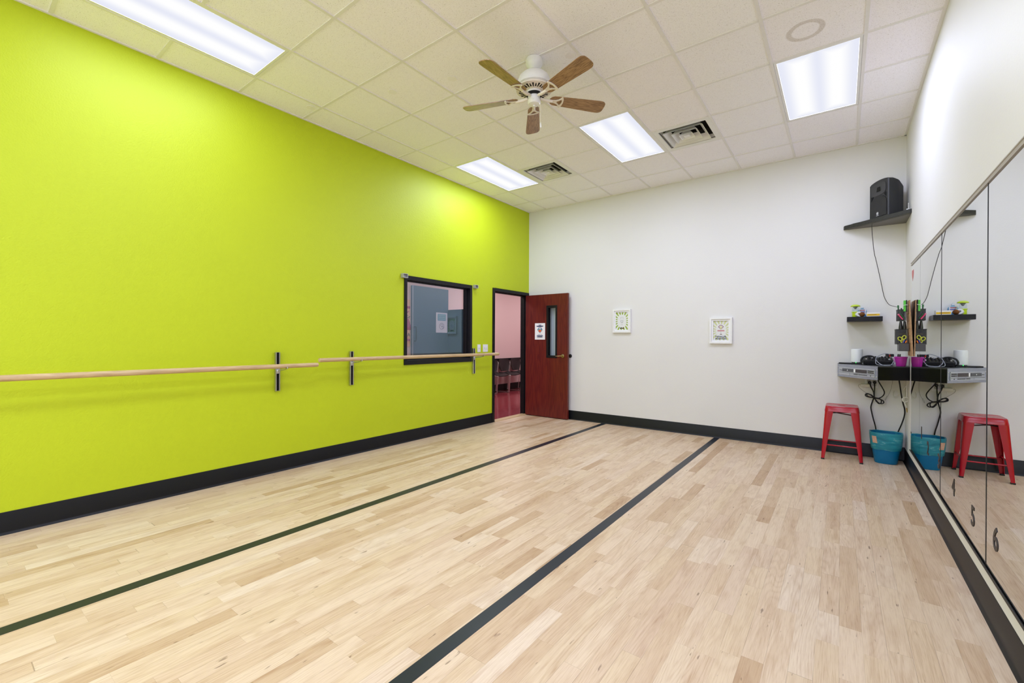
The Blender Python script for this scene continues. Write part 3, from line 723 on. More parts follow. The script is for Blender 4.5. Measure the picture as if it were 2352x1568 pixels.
for z, hw_, hh in ((1.592, .028, .0045), (1.577, .070, .0035), (1.567, .068, .0035), (1.557, .035, .003), (1.408, .062, .003), (1.400, .066, .003), (1.392, .045, .003), (1.378, .060, .0028)):
    MB().box(-4.19 - hw_, -4.19 + hw_, DY0 - .0085, DY0 - .0075, z - hh, z + hh).build('text_line', M_NAVY, nt)
words('THANK YOU', 'lettering', M_NAVY, nt, (-4.19, DY0 - .0082, 1.424), (1, 0, 0), (0, 0, 1), .017, .0004)

# ------------------------------------------------------------------ framed prints on the white wall
def frame(x0, x1, z0, z1, label, art):
    w, d = .024, .034
    q = thing('picture_frame', label, 'picture frame', ((x0 + x1) / 2, YB, z0), group='framed prints on the white wall')
    rc = lambda m: [(x0 + m, z0 + m), (x1 - m, z0 + m), (x1 - m, z1 - m), (x0 + m, z1 - m)]
    MB().ring(rc(0), rc(w), (0, YB - d, 0), (1, 0, 0), (0, 0, 1), (0, d, 0)).build('frame', M_WHITEM, q, bevel=.0015)
    MB().ring(rc(w - .002), rc(w + .022), (0, YB - .022, 0), (1, 0, 0), (0, 0, 1), (0, .014, 0)).build('mount', M_PAPER, q)
    cx, cz = (x0 + x1) / 2, (z0 + z1) / 2
    pr = MB().box(x0 + .01, x1 - .01, YB - .010, YB - .004, z0 + .01, z1 - .01).build('print', art, q, origin=(cx, YB - .010, cz))
    return q, pr, cx, cz
q, pr, cx, cz = frame(-2.883, -2.590, 1.450, 1.815, 'small white framed print with strong green rays, nearer the open door', sunburst('green_sunburst', S(150, 175, 60), .072, .098, 18))
gk = plain('pale_grey_ink', (.48, .49, .48, 1), .8)
yp = YB - .0115
sq = lambda x, z, hw_, hh: MB().box(cx + x - hw_, cx + x + hw_, yp, yp + .001, cz + z - hh, cz + z + hh)
sq(0, .060, .018, .002).build('figure', gk, pr); sq(-.019, .045, .002, .016).build('figure', gk, pr); sq(.019, .045, .002, .016).build('figure', gk, pr)
MB().ring([(-.024, .01), (.024, .01), (.018, -.022), (0, -.036), (-.018, -.022)], [(-.014, .004), (.014, .004), (.010, -.016), (0, -.022), (-.010, -.016)], (cx, yp, cz), (1, 0, 0), (0, 0, 1), (0, .001, 0)).build('figure', gk, pr)
sq(0, -.058, .014, .003).build('figure', gk, pr)
for x, m in ((-.019, plain('dark_olive_ink', (.04, .05, .02, 1), .8)), (.016, plain('dark_brown_ink', (.09, .035, .015, 1), .8))):
    MB().prism([(-.013, -.014), (.013, -.014), (.015, .010), (.004, .012), (-.002, 0), (-.012, .013)], (cx + x, yp, cz - .108), (1, 0, 0), (0, 0, 1), (0, .001, 0)).build('shoe_motif', m, pr)
q, pr, cx, cz = frame(-1.455, -1.172, 1.292, 1.648, 'small white framed print lettered PARALLEL POSITION, farther from the door', sunburst('pale_sunburst', S(200, 206, 150), .062, .090, 18))
MB().ring([(-.036, .052), (-.014, .074), (.0, .078), (.014, .074), (.036, .052), (.0, .014)], [(-.026, .052), (-.010, .068), (.0, .071), (.010, .068), (.026, .052), (.0, .024)], (cx, yp, cz), (1, 0, 0), (0, 0, 1), (0, .001, 0)).build('figure', plain('mauve_ink', (.30, .12, .18, 1), .8), pr)
MB().prism([(-.012, .062), (.012, .062), (.006, .018), (-.006, .018)], (cx, yp - .0006, cz), (1, 0, 0), (0, 0, 1), (0, .001, 0)).build('figure', plain('pale_yellow_ink', (.70, .68, .32, 1), .8), pr)
MB().box(cx - .044, cx + .044, yp, yp + .001, cz - .010, cz + .007).build('tutu_motif', plain('dusty_pink_ink', (.55, .26, .28, 1), .8), pr)
MB().box(cx - .002, cx + .002, yp, yp + .001, cz - .044, cz - .012).build('figure', gk, pr)
MB().prism([(-.016, -.054), (.016, -.054), (.010, -.047), (-.010, -.047)], (cx, yp, cz), (1, 0, 0), (0, 0, 1), (0, .001, 0)).build('shoe_motif', plain('dark_brown_ink', (.09, .035, .015, 1)), pr)
words('PARALLEL\nPOSITION', 'lettering', M_NAVY, pr, (cx, yp, cz - .098), (1, 0, 0), (0, 0, 1), .0315, .0005, bold=.0006)

# ------------------------------------------------------------------ floor tape
for x, w, m, lb in ((-3.030, .080, 'l', 'dark tape line on the wooden floor nearer the green wall'), (-1.356, .072, 'r', 'dark tape line on the wooden floor running to the lower middle of the photo')):
    o = MB().box(x - w / 2, x + w / 2, YF + .3, YB - .02, .0, .0008).build('floor_tape', plain('matte_black_tape', (.010, .014, .022, 1), .36, spec=.4, scale=12))
    tag(o, lb, 'floor tape', 'black tape lines on the floor')
# ------------------------------------------------------------------ mirrors on the right wall
MX = XR - .006
for k, (y0, y1, lb) in enumerate([(5.346, 5.95, 'narrow wall mirror panel at the far end, beside the corner shelf'),
                     (4.309, 5.340, 'wall mirror panel carrying the digits 1, 2 and 3'),
                     (3.085, 4.301, 'wall mirror panel carrying the digits 4 and 5'),
                     (1.86, 3.077, 'nearest wall mirror panel, cut by the right edge of the photo, carrying the digit 6')]):
    o = MB().box(MX, XR, y0, y1, .240, 2.096).build('wall_mirror', M_MIRROR); tag(o, lb, 'mirror', 'mirror panels on the white wall')
for y, m in ((3.081, M_BLACK), (4.305, M_BLACK)):
    struct(MB().box(MX - .0014, XR, y - .004, y + .004, .240, 2.096).build('trim_7' if y < 4 else 'trim_8', m))
for tx, y, z in (('1', 5.215, .528), ('2', 4.86, .462), ('3', 4.37, .462), ('4', 3.85, .416), ('5', 3.345, .392), ('6', 2.915, .425)):
    o = words(tx, 'mirror_digit', plain('dark_brown_vinyl', (.03, .022, .018, 1), .5), None, (MX - .0012, y, z), (0, -1, 0), (0, 0, 1), .150, .0008, squash=1.15, bold=.002)
    tag(o, 'dark digit %s stuck low on the wall mirror' % tx, 'digit', 'row of digits on the mirror')
o = MB().prism([(x, z) for x, z in heart(.066)], (MX, 5.862, 1.992), (0, -1, 0), (0, 0, 1), (-.001, 0, 0)).build('heart_sticker', plain('faded_red_vinyl', (.55, .12, .12, 1), .5))
tag(o, 'faded red heart sticker high on the far end of the mirror', 'sticker')

# ------------------------------------------------------------------ corner shelf with the disc player
ZT, ZB = 1.070, .925
PA, PB, PR = Vector((.312, 5.93, 0)), Vector((-.03, 6.36, 0)), Vector((XR, 6.10, 0))
e1 = (PA - PB).normalized(); n1 = Vector((e1.y, -e1.x, 0)); n1 = n1 if n1.y < 0 else -n1
LN = (PA - PB).length
poly = [(PB.x, PB.y), (PA.x, PA.y), (PR.x, PR.y), (XR, YB), (PB.x, YB)]
sh = thing('corner_shelf', 'deep black corner shelf at counter height holding the disc player, against the mirror', 'shelf', (.27, YB, ZB))
MB().prism(poly, (0, 0, ZT - .012), (1, 0, 0), (0, 1, 0), (0, 0, .012)).build('top_board', plain('worn_black_laminate', (.030, .032, .036, 1), .3, noise=.3, scale=14), sh)
MB().prism(poly, (0, 0, ZB), (1, 0, 0), (0, 1, 0), (0, 0, .012)).build('bottom_board', M_SATINBLK, sh)
d2 = (PR - PA).normalized(); n2 = Vector((d2.y, -d2.x, 0))
MB().prism([(0, 0), ((PR - PA).length, 0), ((PR - PA).length, ZT - ZB - .024), (0, ZT - ZB - .024)], PA + Vector((0, 0, ZB + .012)), d2, (0, 0, 1), -n2 * .014).build('front_panel', M_SATINBLK, sh)
MB().box(PB.x, PB.x + .014, PB.y + .012, YB, ZB + .012, ZT - .012).build('end_panel', M_SATINBLK, sh)

cd = thing('disc_player', 'grey rack-mounted disc player set into the angled front of the corner shelf', 'disc player', tuple((PA + PB) / 2 + Vector((0, 0, ZB + .012))))
def on(s, z, out=0.): return PB + e1 * s + n1 * out + Vector((0, 0, z))
def plate(s0, s1, z0, z1, o0, o1): return MB().prism([(s0, z0), (s1, z0), (s1, z1), (s0, z1)], PB + n1 * o0, e1, (0, 0, 1), n1 * (o1 - o0))
M_FACE = plain('anodised_grey_faceplate', (.38, .41, .50, 1), .24, .75, noise=.12, scale=8)
M_PANEL = plain('dark_silver_panel', (.50, .53, .60, 1), .25, .7, scale=40)
M_DISP = plain('display_window', (.02, .012, .016, 1), .04, spec=.8)
plate(.006, LN - .004, ZB + .001, ZT - .001, .0, .004).build('rack_plate', M_FACE, cd)
MB().prism([(.03, ZB + .014), (LN - .07, ZB + .014), (LN - .07, ZT - .014), (.03, ZT - .014)], PB - n1 * .11, e1, (0, 0, 1), n1 * .108).build('chassis', M_BLACK, cd)
fpn = plate(.034, LN - .034, .949, 1.037, .004, .011).build('front_panel', M_PANEL, cd, bevel=.0015)
plate(.036, LN - .036, .9755, .9785, .011, .0114).build('groove', M_BLACK, fpn)
plate(.190, .192, .952, .9755, .011, .0114).build('groove', M_BLACK, fpn)
tr = plate(.088, .240, .988, 1.022, .011, .014).build('disc_tray', plain('grey_tray_plastic', (.075, .08, .095, 1), .35), cd, bevel=.001)
MB().lathe(on(.162, 1.005, .014), [(.006, 0), (.006, .0006), (.0, .0006)], 16, ax=n1).build('disc_mark', M_WHITEP, tr)
plate(.05, .082, 1.001, 1.005, .011, .014).build('headphone_slot', M_BLACK, cd)
plate(.247, .268, .988, 1.022, .011, .012).build('label_panel', M_WHITEP, cd)
plate(.270, .420, .986, 1.022, .011, .0125).build('display', M_DISP, cd)
for r_, z in enumerate((1.014, .996)):
    for k in range(5): plate(.432 + .0155 * k, .444 + .0155 * k, z - .005, z + .005, .011, .014).build('button', M_BLACK, cd)
plate(.248, .30, .962, .970, .011, .013).build('button', M_BLACK, cd)
for k in range(8): plate(.312 + .0145 * k, .321 + .0145 * k, .962, .969, .011, .013).build('button', M_BLACK, cd)
plate(.462, .472, .960, .969, .011, .013).build('button', M_BLACK, cd)
for s in (.018, LN - .018):
    for z in (.955, 1.03): MB().lathe(on(s, z, .004), [(.006, 0), (.005, .003), (.0, .0035)], 14, ax=n1).build('rack_screw', M_CHROME, cd)

# things standing on the corner shelf
zt = ZT + .0003
o = MB().prism([(-.02, 6.40), (.04, 6.33), (.192, 6.335), (.192, 6.50), (-.015, 6.50)], (0, 0, zt), (1, 0, 0), (0, 1, 0), (0, 0, .012)).build('flat_tray', M_BLACK, bevel=.003)
tag(o, 'thin flat black tray lying at the back of the corner shelf under the white cylinder', 'tray')
rt = thing('wireless_router', 'white cylindrical wireless router standing on the corner shelf', 'router', (.147, 6.385, zt + .0122))
zr = zt + .0123
MB().lathe((.147, 6.385, 0), [(.048, zr + .006), (.0535, zr + .012), (.0535, zr + .150), (.051, zr + .158), (.045, zr + .160), (.044, zr + .154), (.0, zr + .150)], 40).build('body', plain('matte_white_shell', (.74, .77, .77, 1), .45), rt, smooth=40)
MB().lathe((.147, 6.385, 0), [(.046, zr), (.046, zr + .006), (.0, zr + .006)], 36).build('foot', M_BLACK, rt)
MB().box(.134, .140, 6.330, 6.3345, zr + .001, zr + .010).build('status_light', plain('green_status_light', (.05, .9, .15, 1), .4, emit=1.2), rt)

mx = thing('audio_mixer', 'black audio mixer with knobs and a curved carry rail on the corner shelf', 'audio mixer', (.34, 6.36, zt))
b = MB().add([(.205, 6.27, zt + .004), (.455, 6.27, zt + .004), (.455, 6.49, zt + .004), (.205, 6.49, zt + .004), (.200, 6.262, zt + .048), (.46, 6.262, zt + .048), (.46, 6.49, zt + .085), (.20, 6.49, zt + .085)],
             [(0, 3, 2, 1), (4, 5, 6, 7), (0, 1, 5, 4), (1, 2, 6, 5), (2, 3, 7, 6), (3, 0, 4, 7)])
b.build('case', M_BLACK, mx, bevel=.006)
for x in (.225, .435): MB().box(x - .012, x + .012, 6.29, 6.47, zt, zt + .006).build('foot', M_DARK, mx)
for k in range(8):
    for r_, y in enumerate((6.30, 6.36, 6.42)):
        MB().lathe((.228 + k * .028, y, zt + .052 + (y - 6.262) * .16), [(.009, 0), (.0085, .012), (.007, .015), (.0, .015)], 12).build('knob', plain('pale_grey_plastic', (0, 0, 0, 1)) if (k * 3 + r_) % 7 == 0 else M_BLACK, mx, smooth=40)
MB().tube(spline([(.188, 6.27, zt + .02), (.182, 6.275, zt + .05), (.200, 6.28, zt + .083), (.245, 6.285, zt + .098), (.285, 6.285, zt + .090), (.300, 6.285, zt + .060)]), .0085, 8).build('carry_rail', M_BLACK, mx, smooth=50)
o = MB().box(.395, .462, 6.30, 6.40, zt + .092, zt + .122).build('power_supply', M_BLACK, bevel=.004); tag(o, 'small black power supply block lying on the mixer behind the magenta bucket', 'power supply')
def cord(name, pts, r, m, label, cat='cord', n=7, grp=None):
    o = MB().tube(spline(pts, n), r, 8).build(name, m, smooth=60); return tag(o, label, cat, grp)
M_GREYC = plain('grey_cable_jacket', (.33, .35, .40, 1), .4)
g = cord('audio_cable', [(0.464, 6.200, 1.148), (0.422, 6.100, 1.079), (0.364, 6.080, 1.075), (0.320, 6.120, 1.105), (0.306, 6.200, 1.139), (0.330, 6.240, 1.172), (0.382, 6.260, 1.196), (0.419, 6.270, 1.192), (0.427, 6.280, 1.168)], .0035, M_GREYC, 'thin grey cable looped over the black mixer with a red plug', 'cable')
MB().tube([(0.424, 6.275, 1.187), (0.427, 6.280, 1.164)], .006, 8).build('plug', plain('red_plug', (.5, .03, .02, 1), .4), g)
cord('audio_cable', [(0.311, 6.220, 1.162), (0.300, 6.140, 1.117), (0.305, 6.090, 1.087), (0.343, 6.070, 1.080), (0.398, 6.060, 1.082), (0.447, 6.070, 1.088)], .003, M_GREYC, 'second thin grey cable lying in front of the black mixer', 'cable')

bk = thing('small_bucket', 'small magenta plastic bucket holding black plugs on the corner shelf', 'bucket', (.505, 6.135, zt))
MB().lathe((.505, 6.135, 0), [(.0, zt + .001), (.037, zt), (.039, zt + .004), (.050, zt + .086), (.054, zt + .088), (.054, zt + .098), (.051, zt + .100), (.047, zt + .094), (.036, zt + .006), (.0, zt + .006)], 36).build('pail', M_PURPLE, bk, smooth=40)
MB().tube(spline([(.452, 6.128, zt + .088), (.447, 6.115, zt + .07), (.455, 6.10, zt + .045)], 5), .003, 8).build('handle', M_PURPLE, bk, smooth=50)
for k, (x, y) in enumerate(((.482, 6.13), (.497, 6.14))):
    o = MB().tube(spline([(x, y, zt + .03), (x, y, zt + .112), (x + .004, y, zt + .125)], 5), .006, 8).build('jack_plug', M_BLACK, smooth=50)
    MB().tube([(x + .001, y, zt + .075), (x + .001, y, zt + .098)], .0075, 8).build('collar', M_BRASS if k == 0 else M_BLACK, o)
    tag(o, ('black plug with a brass collar' if k == 0 else 'plain black plug') + ' sticking out of the magenta bucket', 'plug', 'plugs in the magenta bucket')

# ------------------------------------------------------------------ small shelf with bottles
s0 = MB().box(.054, .366, 6.292, YB, 1.553, 1.606).build('wall_shelf', M_SATINBLK, bevel=.002); tag(s0, 'small black floating shelf with bottles on the white back wall', 'shelf')
zs = 1.6063
gb = thing('pump_bottle', 'clear bottle with bright green cap and base at the left of the small shelf', 'bottle', (.131, 6.40, zs))
c_ = (.131, 6.40, zs)
MB().lathe(c_, [(.028, 0), (.030, .004), (.030, .052), (.0, .052)], 28).build('base', M_LIME, gb, smooth=35)
MB().lathe(c_, [(.033, .0521), (.036, .056), (.033, .062), (.0, .062)], 28).build('collar', M_LIME, gb, smooth=35)
MB().lathe(c_, [(.029, .0621), (.030, .10), (.026, .118), (.0, .118)], 28).build('body', M_CLEAR, gb, smooth=35)
MB().lathe(c_, [(.006, .09), (.022, .117), (.0, .117)], 20).build('funnel', plain('smoky_funnel', (.20, .20, .22, 1), .3), gb, smooth=35)
MB().lathe(c_, [(.042, .119), (.046, .123), (.044, .130), (.030, .140), (.010, .144), (.0, .1445)], 32).build('cap', M_LIME, gb, smooth=35)
sb = thing('sanitizer_bottle', 'clear blue sanitizer bottle with a red and blue label on the small shelf', 'bottle', (.194, 6.475, zs))
c_ = (.194, 6.475, zs)
MB().lathe(c_, [(.0, 0), (.040, .001), (.043, .006), (.043, .070), (.036, .086), (.016, .096), (.013, .104), (.0, .104)], 32, sx=1, sy=.6).build('body', M_BLUEGEL, sb, smooth=35)
MB().lathe(c_, [(.0, .003), (.039, .004), (.039, .066), (.0, .066)], 32, sx=1, sy=.55).build('gel', plain('pale_blue_gel', (.32, .55, .80, 1), .2), sb, smooth=35)
MB().lathe(c_, [(.014, .1042), (.014, .118), (.007, .119), (.006, .128), (.0, .128)], 20).build('pump', plain('clear_pump', (.62, .66, .72, 1), .3), sb, smooth=35)
MB().box(.166, .226, 6.4465, 6.4485, zs + .030, zs + .088).build('label', M_PAPER, sb)
MB().box(.172, .218, 6.4453, 6.4465, zs + .074, zs + .083).build('label_band', plain('crimson_ink', (.30, .02, .06, 1), .6), sb)
MB().box(.176, .220, 6.4453, 6.4465, zs + .054, zs + .066).build('label_band', plain('violet_ink', (.10, .10, .42, 1), .6), sb)
tp = MB()
tc = Vector((.160, 6.352, zs + .0295)); ta = Vector((.35, -.9, .25)).normalized()
tp.lathe(tc, [(.012, -.011), (.029, -.011), (.029, .011), (.012, .011), (.012, -.011)], 28, ax=ta)
o = tp.build('tape_roll', M_WHITEP, smooth=35); tag(o, 'white tape roll standing on edge beside the brown ball on the small shelf', 'tape roll')
o = MB().lathe((.190, 6.345, zs + .0265), [(.0265 * math.sin(PI * k / 12), -.0265 * math.cos(PI * k / 12)) for k in range(13)], 20).build('fuzzy_ball', plain('rust_brown_pile', (.16, .055, .008, 1), .9, noise=.5, scale=150, bump=.8), smooth=60)
tag(o, 'small fuzzy brown ball at the front of the small shelf', 'ball')
bx = MB().box(.228, .344, 6.315, 6.42, zs, zs + .046).build('card_box', M_PAPER, bevel=.0015); tag(bx, 'white box with a yellow front band on the right of the small shelf', 'box')
MB().box(.231, .341, 6.3138, 6.315, zs + .008, zs + .029).build('front_band', M_YELLOW, bx)
MB().box(.242, .315, 6.3131, 6.3138, zs + .0185, zs + .022).build('print_line', plain('brown_ink', (.16, .07, .01, 1), .7), bx)

# ------------------------------------------------------------------ high corner shelf with the loudspeaker
zu = 2.685
hs = thing('corner_shelf', 'dark triangular corner shelf high on the wall carrying the loudspeaker', 'shelf', (.4, YB, 2.645))
tri_ = [(.018, YB), (.026, 6.49), (.562, 6.035), (XR, 6.035), (XR, YB)]
MB().prism(tri_, (0, 0, 2.645), (1, 0, 0), (0, 1, 0), (0, 0, .040)).build('board', M_SHELFDK, hs, bevel=.0015)
MB().prism([(.06, YB - .004), (.555, 6.09), (XR - .004, 6.09), (XR - .004, YB - .004)], (0, 0, 2.6435), (1, 0, 0), (0, 1, 0), (0, 0, .0014)).build('underside', plain('grey_underside', (.16, .155, .145, 1), .6), hs)
o = MB().prism([(.085, 6.508), (.112, 6.470), (.225, 6.40), (.238, 6.508)], (0, 0, zu + .0003), (1, 0, 0), (0, 1, 0), (0, 0, .014)).build('flat_case', plain('slate_case', (.03, .035, .05, 1), .5), bevel=.003)
tag(o, 'thin dark flat case lying on the high shelf left of the loudspeaker', 'case')

sp = thing('loudspeaker', 'black loudspeaker with a rounded top on the high corner shelf', 'loudspeaker', (.40, 6.33, zu))
a0 = Vector((.252, 6.415, 0)); a1 = Vector((.398, 6.168, 0)); es = (a1 - a0).normalized(); ns = Vector((es.y, -es.x, 0)); ns = ns if ns.x < 0 else -ns
SW = (a1 - a0).length; SD = .178; SH = .418
def sp_pt(s, d, z): return a0 + es * s - ns * d + Vector((0, 0, zu + .0005 + z))
b = MB(); vs = []; rows = []
def sect(d, wid, hgt, crown):                               # cabinet cross-section: flat sides, arched top
    c = SW / 2; out = [(c - wid / 2, 0), (c - wid / 2, hgt - crown * 1.2)]
    for k in range(1, 12):
        t = k / 12; out.append((c - wid / 2 + wid * t, hgt - crown + crown * math.sin(PI * t) ** .7))
    out += [(c + wid / 2, hgt - crown * 1.2), (c + wid / 2, 0)]
    return [sp_pt(s, d, z) for s, z in out]
prof = [sect(0, SW - .012, SH - .004, .022), sect(.008, SW, SH, .024), sect(.06, SW, SH, .026), sect(.12, SW * .90, SH - .012, .036), sect(SD, SW * .70, SH - .05, .05)]
n_ = len(prof[0])
for p in prof: vs += p
fs = [tuple(range(n_))[::-1], tuple(range((len(prof) - 1) * n_, len(prof) * n_))]
for r_ in range(len(prof) - 1): fs += [(r_ * n_ + k, r_ * n_ + (k + 1) % n_, (r_ + 1) * n_ + (k + 1) % n_, (r_ + 1) * n_ + k) for k in range(n_)]
cab = b.add(vs, fs).build('cabinet', plain('speaker_plastic', (.018, .019, .023, 1), .42, bump=.15, scale=200), sp, smooth=35)
M_GRILLE = plain('speaker_grille', (.008, .008, .009, 1), .5, bump=.6, scale=400)
def flat(poly, d0, d1): return MB().prism(poly, sp_pt(0, d0, 0), es, (0, 0, 1), ns * (d0 - d1))
gr = [(.022, .012), (SW - .022, .012), (SW - .022, .175)] + [(SW / 2 + .123 * math.cos(t), .150 + .095 * math.sin(t)) for t in [math.radians(15 + 15 * k) for k in range(11)]] + [(.022, .175)]
flat(gr, -.0002, -.006).build('woofer_grille', M_GRILLE, sp)
# waveguide horn: recessed bell above the woofer
hb = MB(); vs = []; K = 24
for q, (hw_, hh, d) in enumerate(((.112, .066, -.003), (.095, .052, -.002), (.060, .034, -.0008), (.030, .020, -.0004))):
    for k in range(K):
        t = 2 * PI * k / K; vs.append(sp_pt(SW / 2 + hw_ * abs(math.cos(t)) ** .6 * (1 if math.cos(t) >= 0 else -1), d, .315 + hh * abs(math.sin(t)) ** .6 * (1 if math.sin(t) >= 0 else -1)))
fs = [(r_ * K + k, r_ * K + (k + 1) % K, (r_ + 1) * K + (k + 1) % K, (r_ + 1) * K + k) for r_ in range(3) for k in range(K)] + [tuple(range(3 * K, 4 * K))]
hb.add(vs, fs).build('horn', plain('horn_plastic', (.030, .030, .034, 1), .35), sp, smooth=40)
flat([(SW / 2 - .028, .292), (SW / 2 + .028, .292), (SW / 2 + .020, .340), (SW / 2 - .020, .340)], -.003, -.0042).build('horn_throat', plain('horn_throat_black', (.002, .002, .002, 1), .9), sp)
for s in (.030, SW - .030):
    q = 1 if s < SW / 2 else -1
    flat([(s, .205), (s + q * .04, .252), (s, .258)], -.0015, -.0035).build('port', plain('port_black', (.002, .002, .002, 1), .9), sp)
lg = (SW * .47, .052)
rg = [(lg[0] + .015 * math.cos(2 * PI * k / 24), lg[1] + .015 * math.sin(2 * PI * k / 24)) for k in range(24)]
ri = [(lg[0] + .012 * math.cos(2 * PI * k / 24), lg[1] + .012 * math.sin(2 * PI * k / 24)) for k in range(24)]
em = MB().ring(rg, ri, sp_pt(0, -.0062, 0), es, (0, 0, 1), ns * .001)
for k in range(3):
    t = PI / 2 + k * PI / 3; dx, dz = math.cos(t), math.sin(t)
    em.prism([(lg[0] - dx * .011 - dz * .0016, lg[1] - dz * .011 + dx * .0016), (lg[0] + dx * .011 - dz * .0016, lg[1] + dz * .011 + dx * .0016), (lg[0] + dx * .011 + dz * .0016, lg[1] + dz * .011 - dx * .0016), (lg[0] - dx * .011 + dz * .0016, lg[1] - dz * .011 - dx * .0016)], sp_pt(0, -.0062, 0), es, (0, 0, 1), ns * .001)
em.build('emblem', M_WHITEP, sp)
words('YAMAHA', 'lettering', M_WHITEP, sp, tuple(sp_pt(lg[0], -.0066, .029)), es, (0, 0, 1), .0095, .0004, bold=.0001)
mt = thing('metal_clamp', 'small silver clamp with an upright rod at the right end of the high shelf', 'clamp', (.553, 6.13, zu))
MB().box(.538, .566, 6.11, 6.15, zu + .0004, zu + .022).build('base', M_CHROME, mt, bevel=.003)
MB().tube([(.556, 6.13, zu + .02), (.556, 6.13, zu + .085)], .005, 8).build('rod', M_CHROME, mt, smooth=40)
cord('speaker_cable', [(0.267, 6.220, 2.625), (0.266, 6.230, 2.589), (0.275, 6.300, 2.481), (0.294, 6.380, 2.323), (0.312, 6.420, 2.245), (0.352, 6.460, 2.035), (0.377, 6.480, 1.888), (0.395, 6.470, 1.808), (0.427, 6.440, 1.741), (0.463, 6.380, 1.716), (0.493, 6.250, 1.695)], .0030, plain('dark_cable_jacket', (.035, .03, .032, 1), .5), 'thin dark speaker cable hanging from the high shelf down to the organizer', 'cable')

# ------------------------------------------------------------------ pegboard organizer leaning in the mirror's edge
og = thing('pegboard_organizer', 'brown pegboard organizer with black baskets hanging at the edge of the mirror', 'organizer', (.55, 5.93, 1.19))
lean = Vector((-.017, 0, .56)).normalized()                 # leans out at the top
po = Vector((.5655, 0, 1.185)); nb = Vector((-lean.z, 0, lean.x))
yt = 5.985
b = MB()
q0 = [(5.76, 0), (6.10, 0), (6.14, .555), (5.86, .555)]
b.prism([(y, s) for y, s in q0], po, (0, 1, 0), lean, nb * .009)
bd = b.build('board', M_PEG, og)
b = MB()
for r_ in range(7):
    for k in range(4):
        b.lathe(po + Vector((0, 5.86 + k * .06 + .012 * (r_ / 7), 0)) + lean * (.05 + r_ * .075) + nb * .0091, [(.005, 0), (.005, .0008), (.0, .0008)], 8, ax=nb)
b.build('peg_holes', M_DARK, bd)
def basket(y0, y1, z0, z1, x0, tp=.006, m=M_MESH, name='basket'):
    xw = .545 - (z0 - 1.185) * .05
    t = .0025
    B = MB()
    B.box(x0, xw, y0, y1, z0, z0 + t).box(x0, x0 + t, y0, y1, z0, z1).box(x0 + t, xw, y0, y0 + t, z0, z1).box(x0 + t, xw, y1 - t, y1, z0, z1)
    k = B.build(name, m, og)
    MB().tube([(x0, y0, z1), (x0, y1, z1), (xw, y1, z1), (xw, y0, z1)], .003, 6, True).build('rim', M_BLACK, k)
    return k
basket(5.94, 6.10, 1.540, 1.652, .462, name='pen_basket')
basket(5.96, 6.12, 1.300, 1.452, .452, name='wire_pocket')
basket(5.88, 6.05, 1.232, 1.312, .468, m=plain('smoke_plastic', (.045, .043, .042, 1), .35), name='low_tray')
# things in the baskets
def pen(name, p0, p1, r, m, lb, cat='pen', cap=None):
    o = MB().tube([p0, p1], r, 8).build(name, m, smooth=50); tag(o, lb, cat)
    if cap: MB().tube([tuple(Vector(p0).lerp(Vector(p1), .86)), tuple(Vector(p0).lerp(Vector(p1), 1.015))], r * 1.25, 8).build('cap', cap, o)
    return o
dg = plain('dark_green_plastic', (.012, .10, .035, 1), .4)
pen('marker', (.480, 6.03, 1.545), (.472, 6.04, 1.70), .0055, dg, 'dark green marker standing in the mesh pen basket', cap=plain('forest_green_cap', (.02, .16, .05, 1), .4))
pen('marker', (.505, 6.06, 1.545), (.500, 6.07, 1.675), .006, plain('black_pen_plastic', (.02, .02, .02, 1), .35), 'black pen at the back of the mesh pen basket')
pen('marker', (.500, 5.926, 1.552), (.464, 5.926, 1.607), .0065, plain('hot_pink_plastic', (.75, .06, .20, 1), .4), 'hot pink marker hung slanting on the front of the pen basket', cap=plain('pale_pink_cap', (.85, .22, .38, 1), .4))
pen('marker', (.512, 5.930, 1.560), (.484, 5.930, 1.604), .0065, dg, 'short green marker slanting on the front of the pen basket beside the pink one', cap=plain('forest_green_cap', (0, 0, 0, 1)))
gc = MB().box(.505, .522, 5.91, 5.955, 1.632, 1.742).build('green_clipboard', plain('bright_green_plastic', (.10, .60, .06, 1), .4), bevel=.002); tag(gc, 'bright green card holder clipped to the top of the pegboard', 'card holder')
MB().box(.5225, .530, 5.905, 5.96, 1.628, 1.745).build('back_clip', M_BLACK, gc)
tw = MB().tube(spline([(.497, 5.905, 1.690), (.515, 5.902, 1.694), (.533, 5.902, 1.697)], 4), .0025, 6).build('cable_tie', M_WHITEP); tag(tw, 'white cable tie around the green card holder', 'cable tie')
for k, (x, lb) in enumerate(((.490, 'black bottle with a yellow collar in the wire pocket, nearer the wall shelf'), (.520, 'black bottle with a yellow collar in the wire pocket, against the pegboard'))):
    bt = thing('small_bottle', lb, 'bottle', (x, 6.00, 1.395), group='black bottles in the wire pocket')
    MB().lathe((x, 6.00, 1.3035), [(.0, 0), (.013, .001), (.014, .09), (.012, .11), (.0, .112)], 16).build('body', M_BLACK, bt, smooth=40)
    MB().lathe((x, 6.00, 1.3035), [(.0148, .092), (.0148, .110), (.013, .111), (.013, .092)], 16).build('collar', plain('dull_yellow_band', (.45, .30, .02, 1), .4), bt)
    MB().lathe((x, 6.00, 1.4165), [(.011, 0), (.017, .05), (.009, .12), (.0, .121)], 16).build('cap', plain('black_hanger_plastic', (.02, .022, .026, 1), .3), bt, smooth=40)
sc = thing('scissors', 'yellow-green handled scissors standing in the low tray of the organizer', 'scissors', (.495, 5.94, 1.235))
M_SC = plain('yellow_green_handle', (.55, .60, .06, 1), .4)
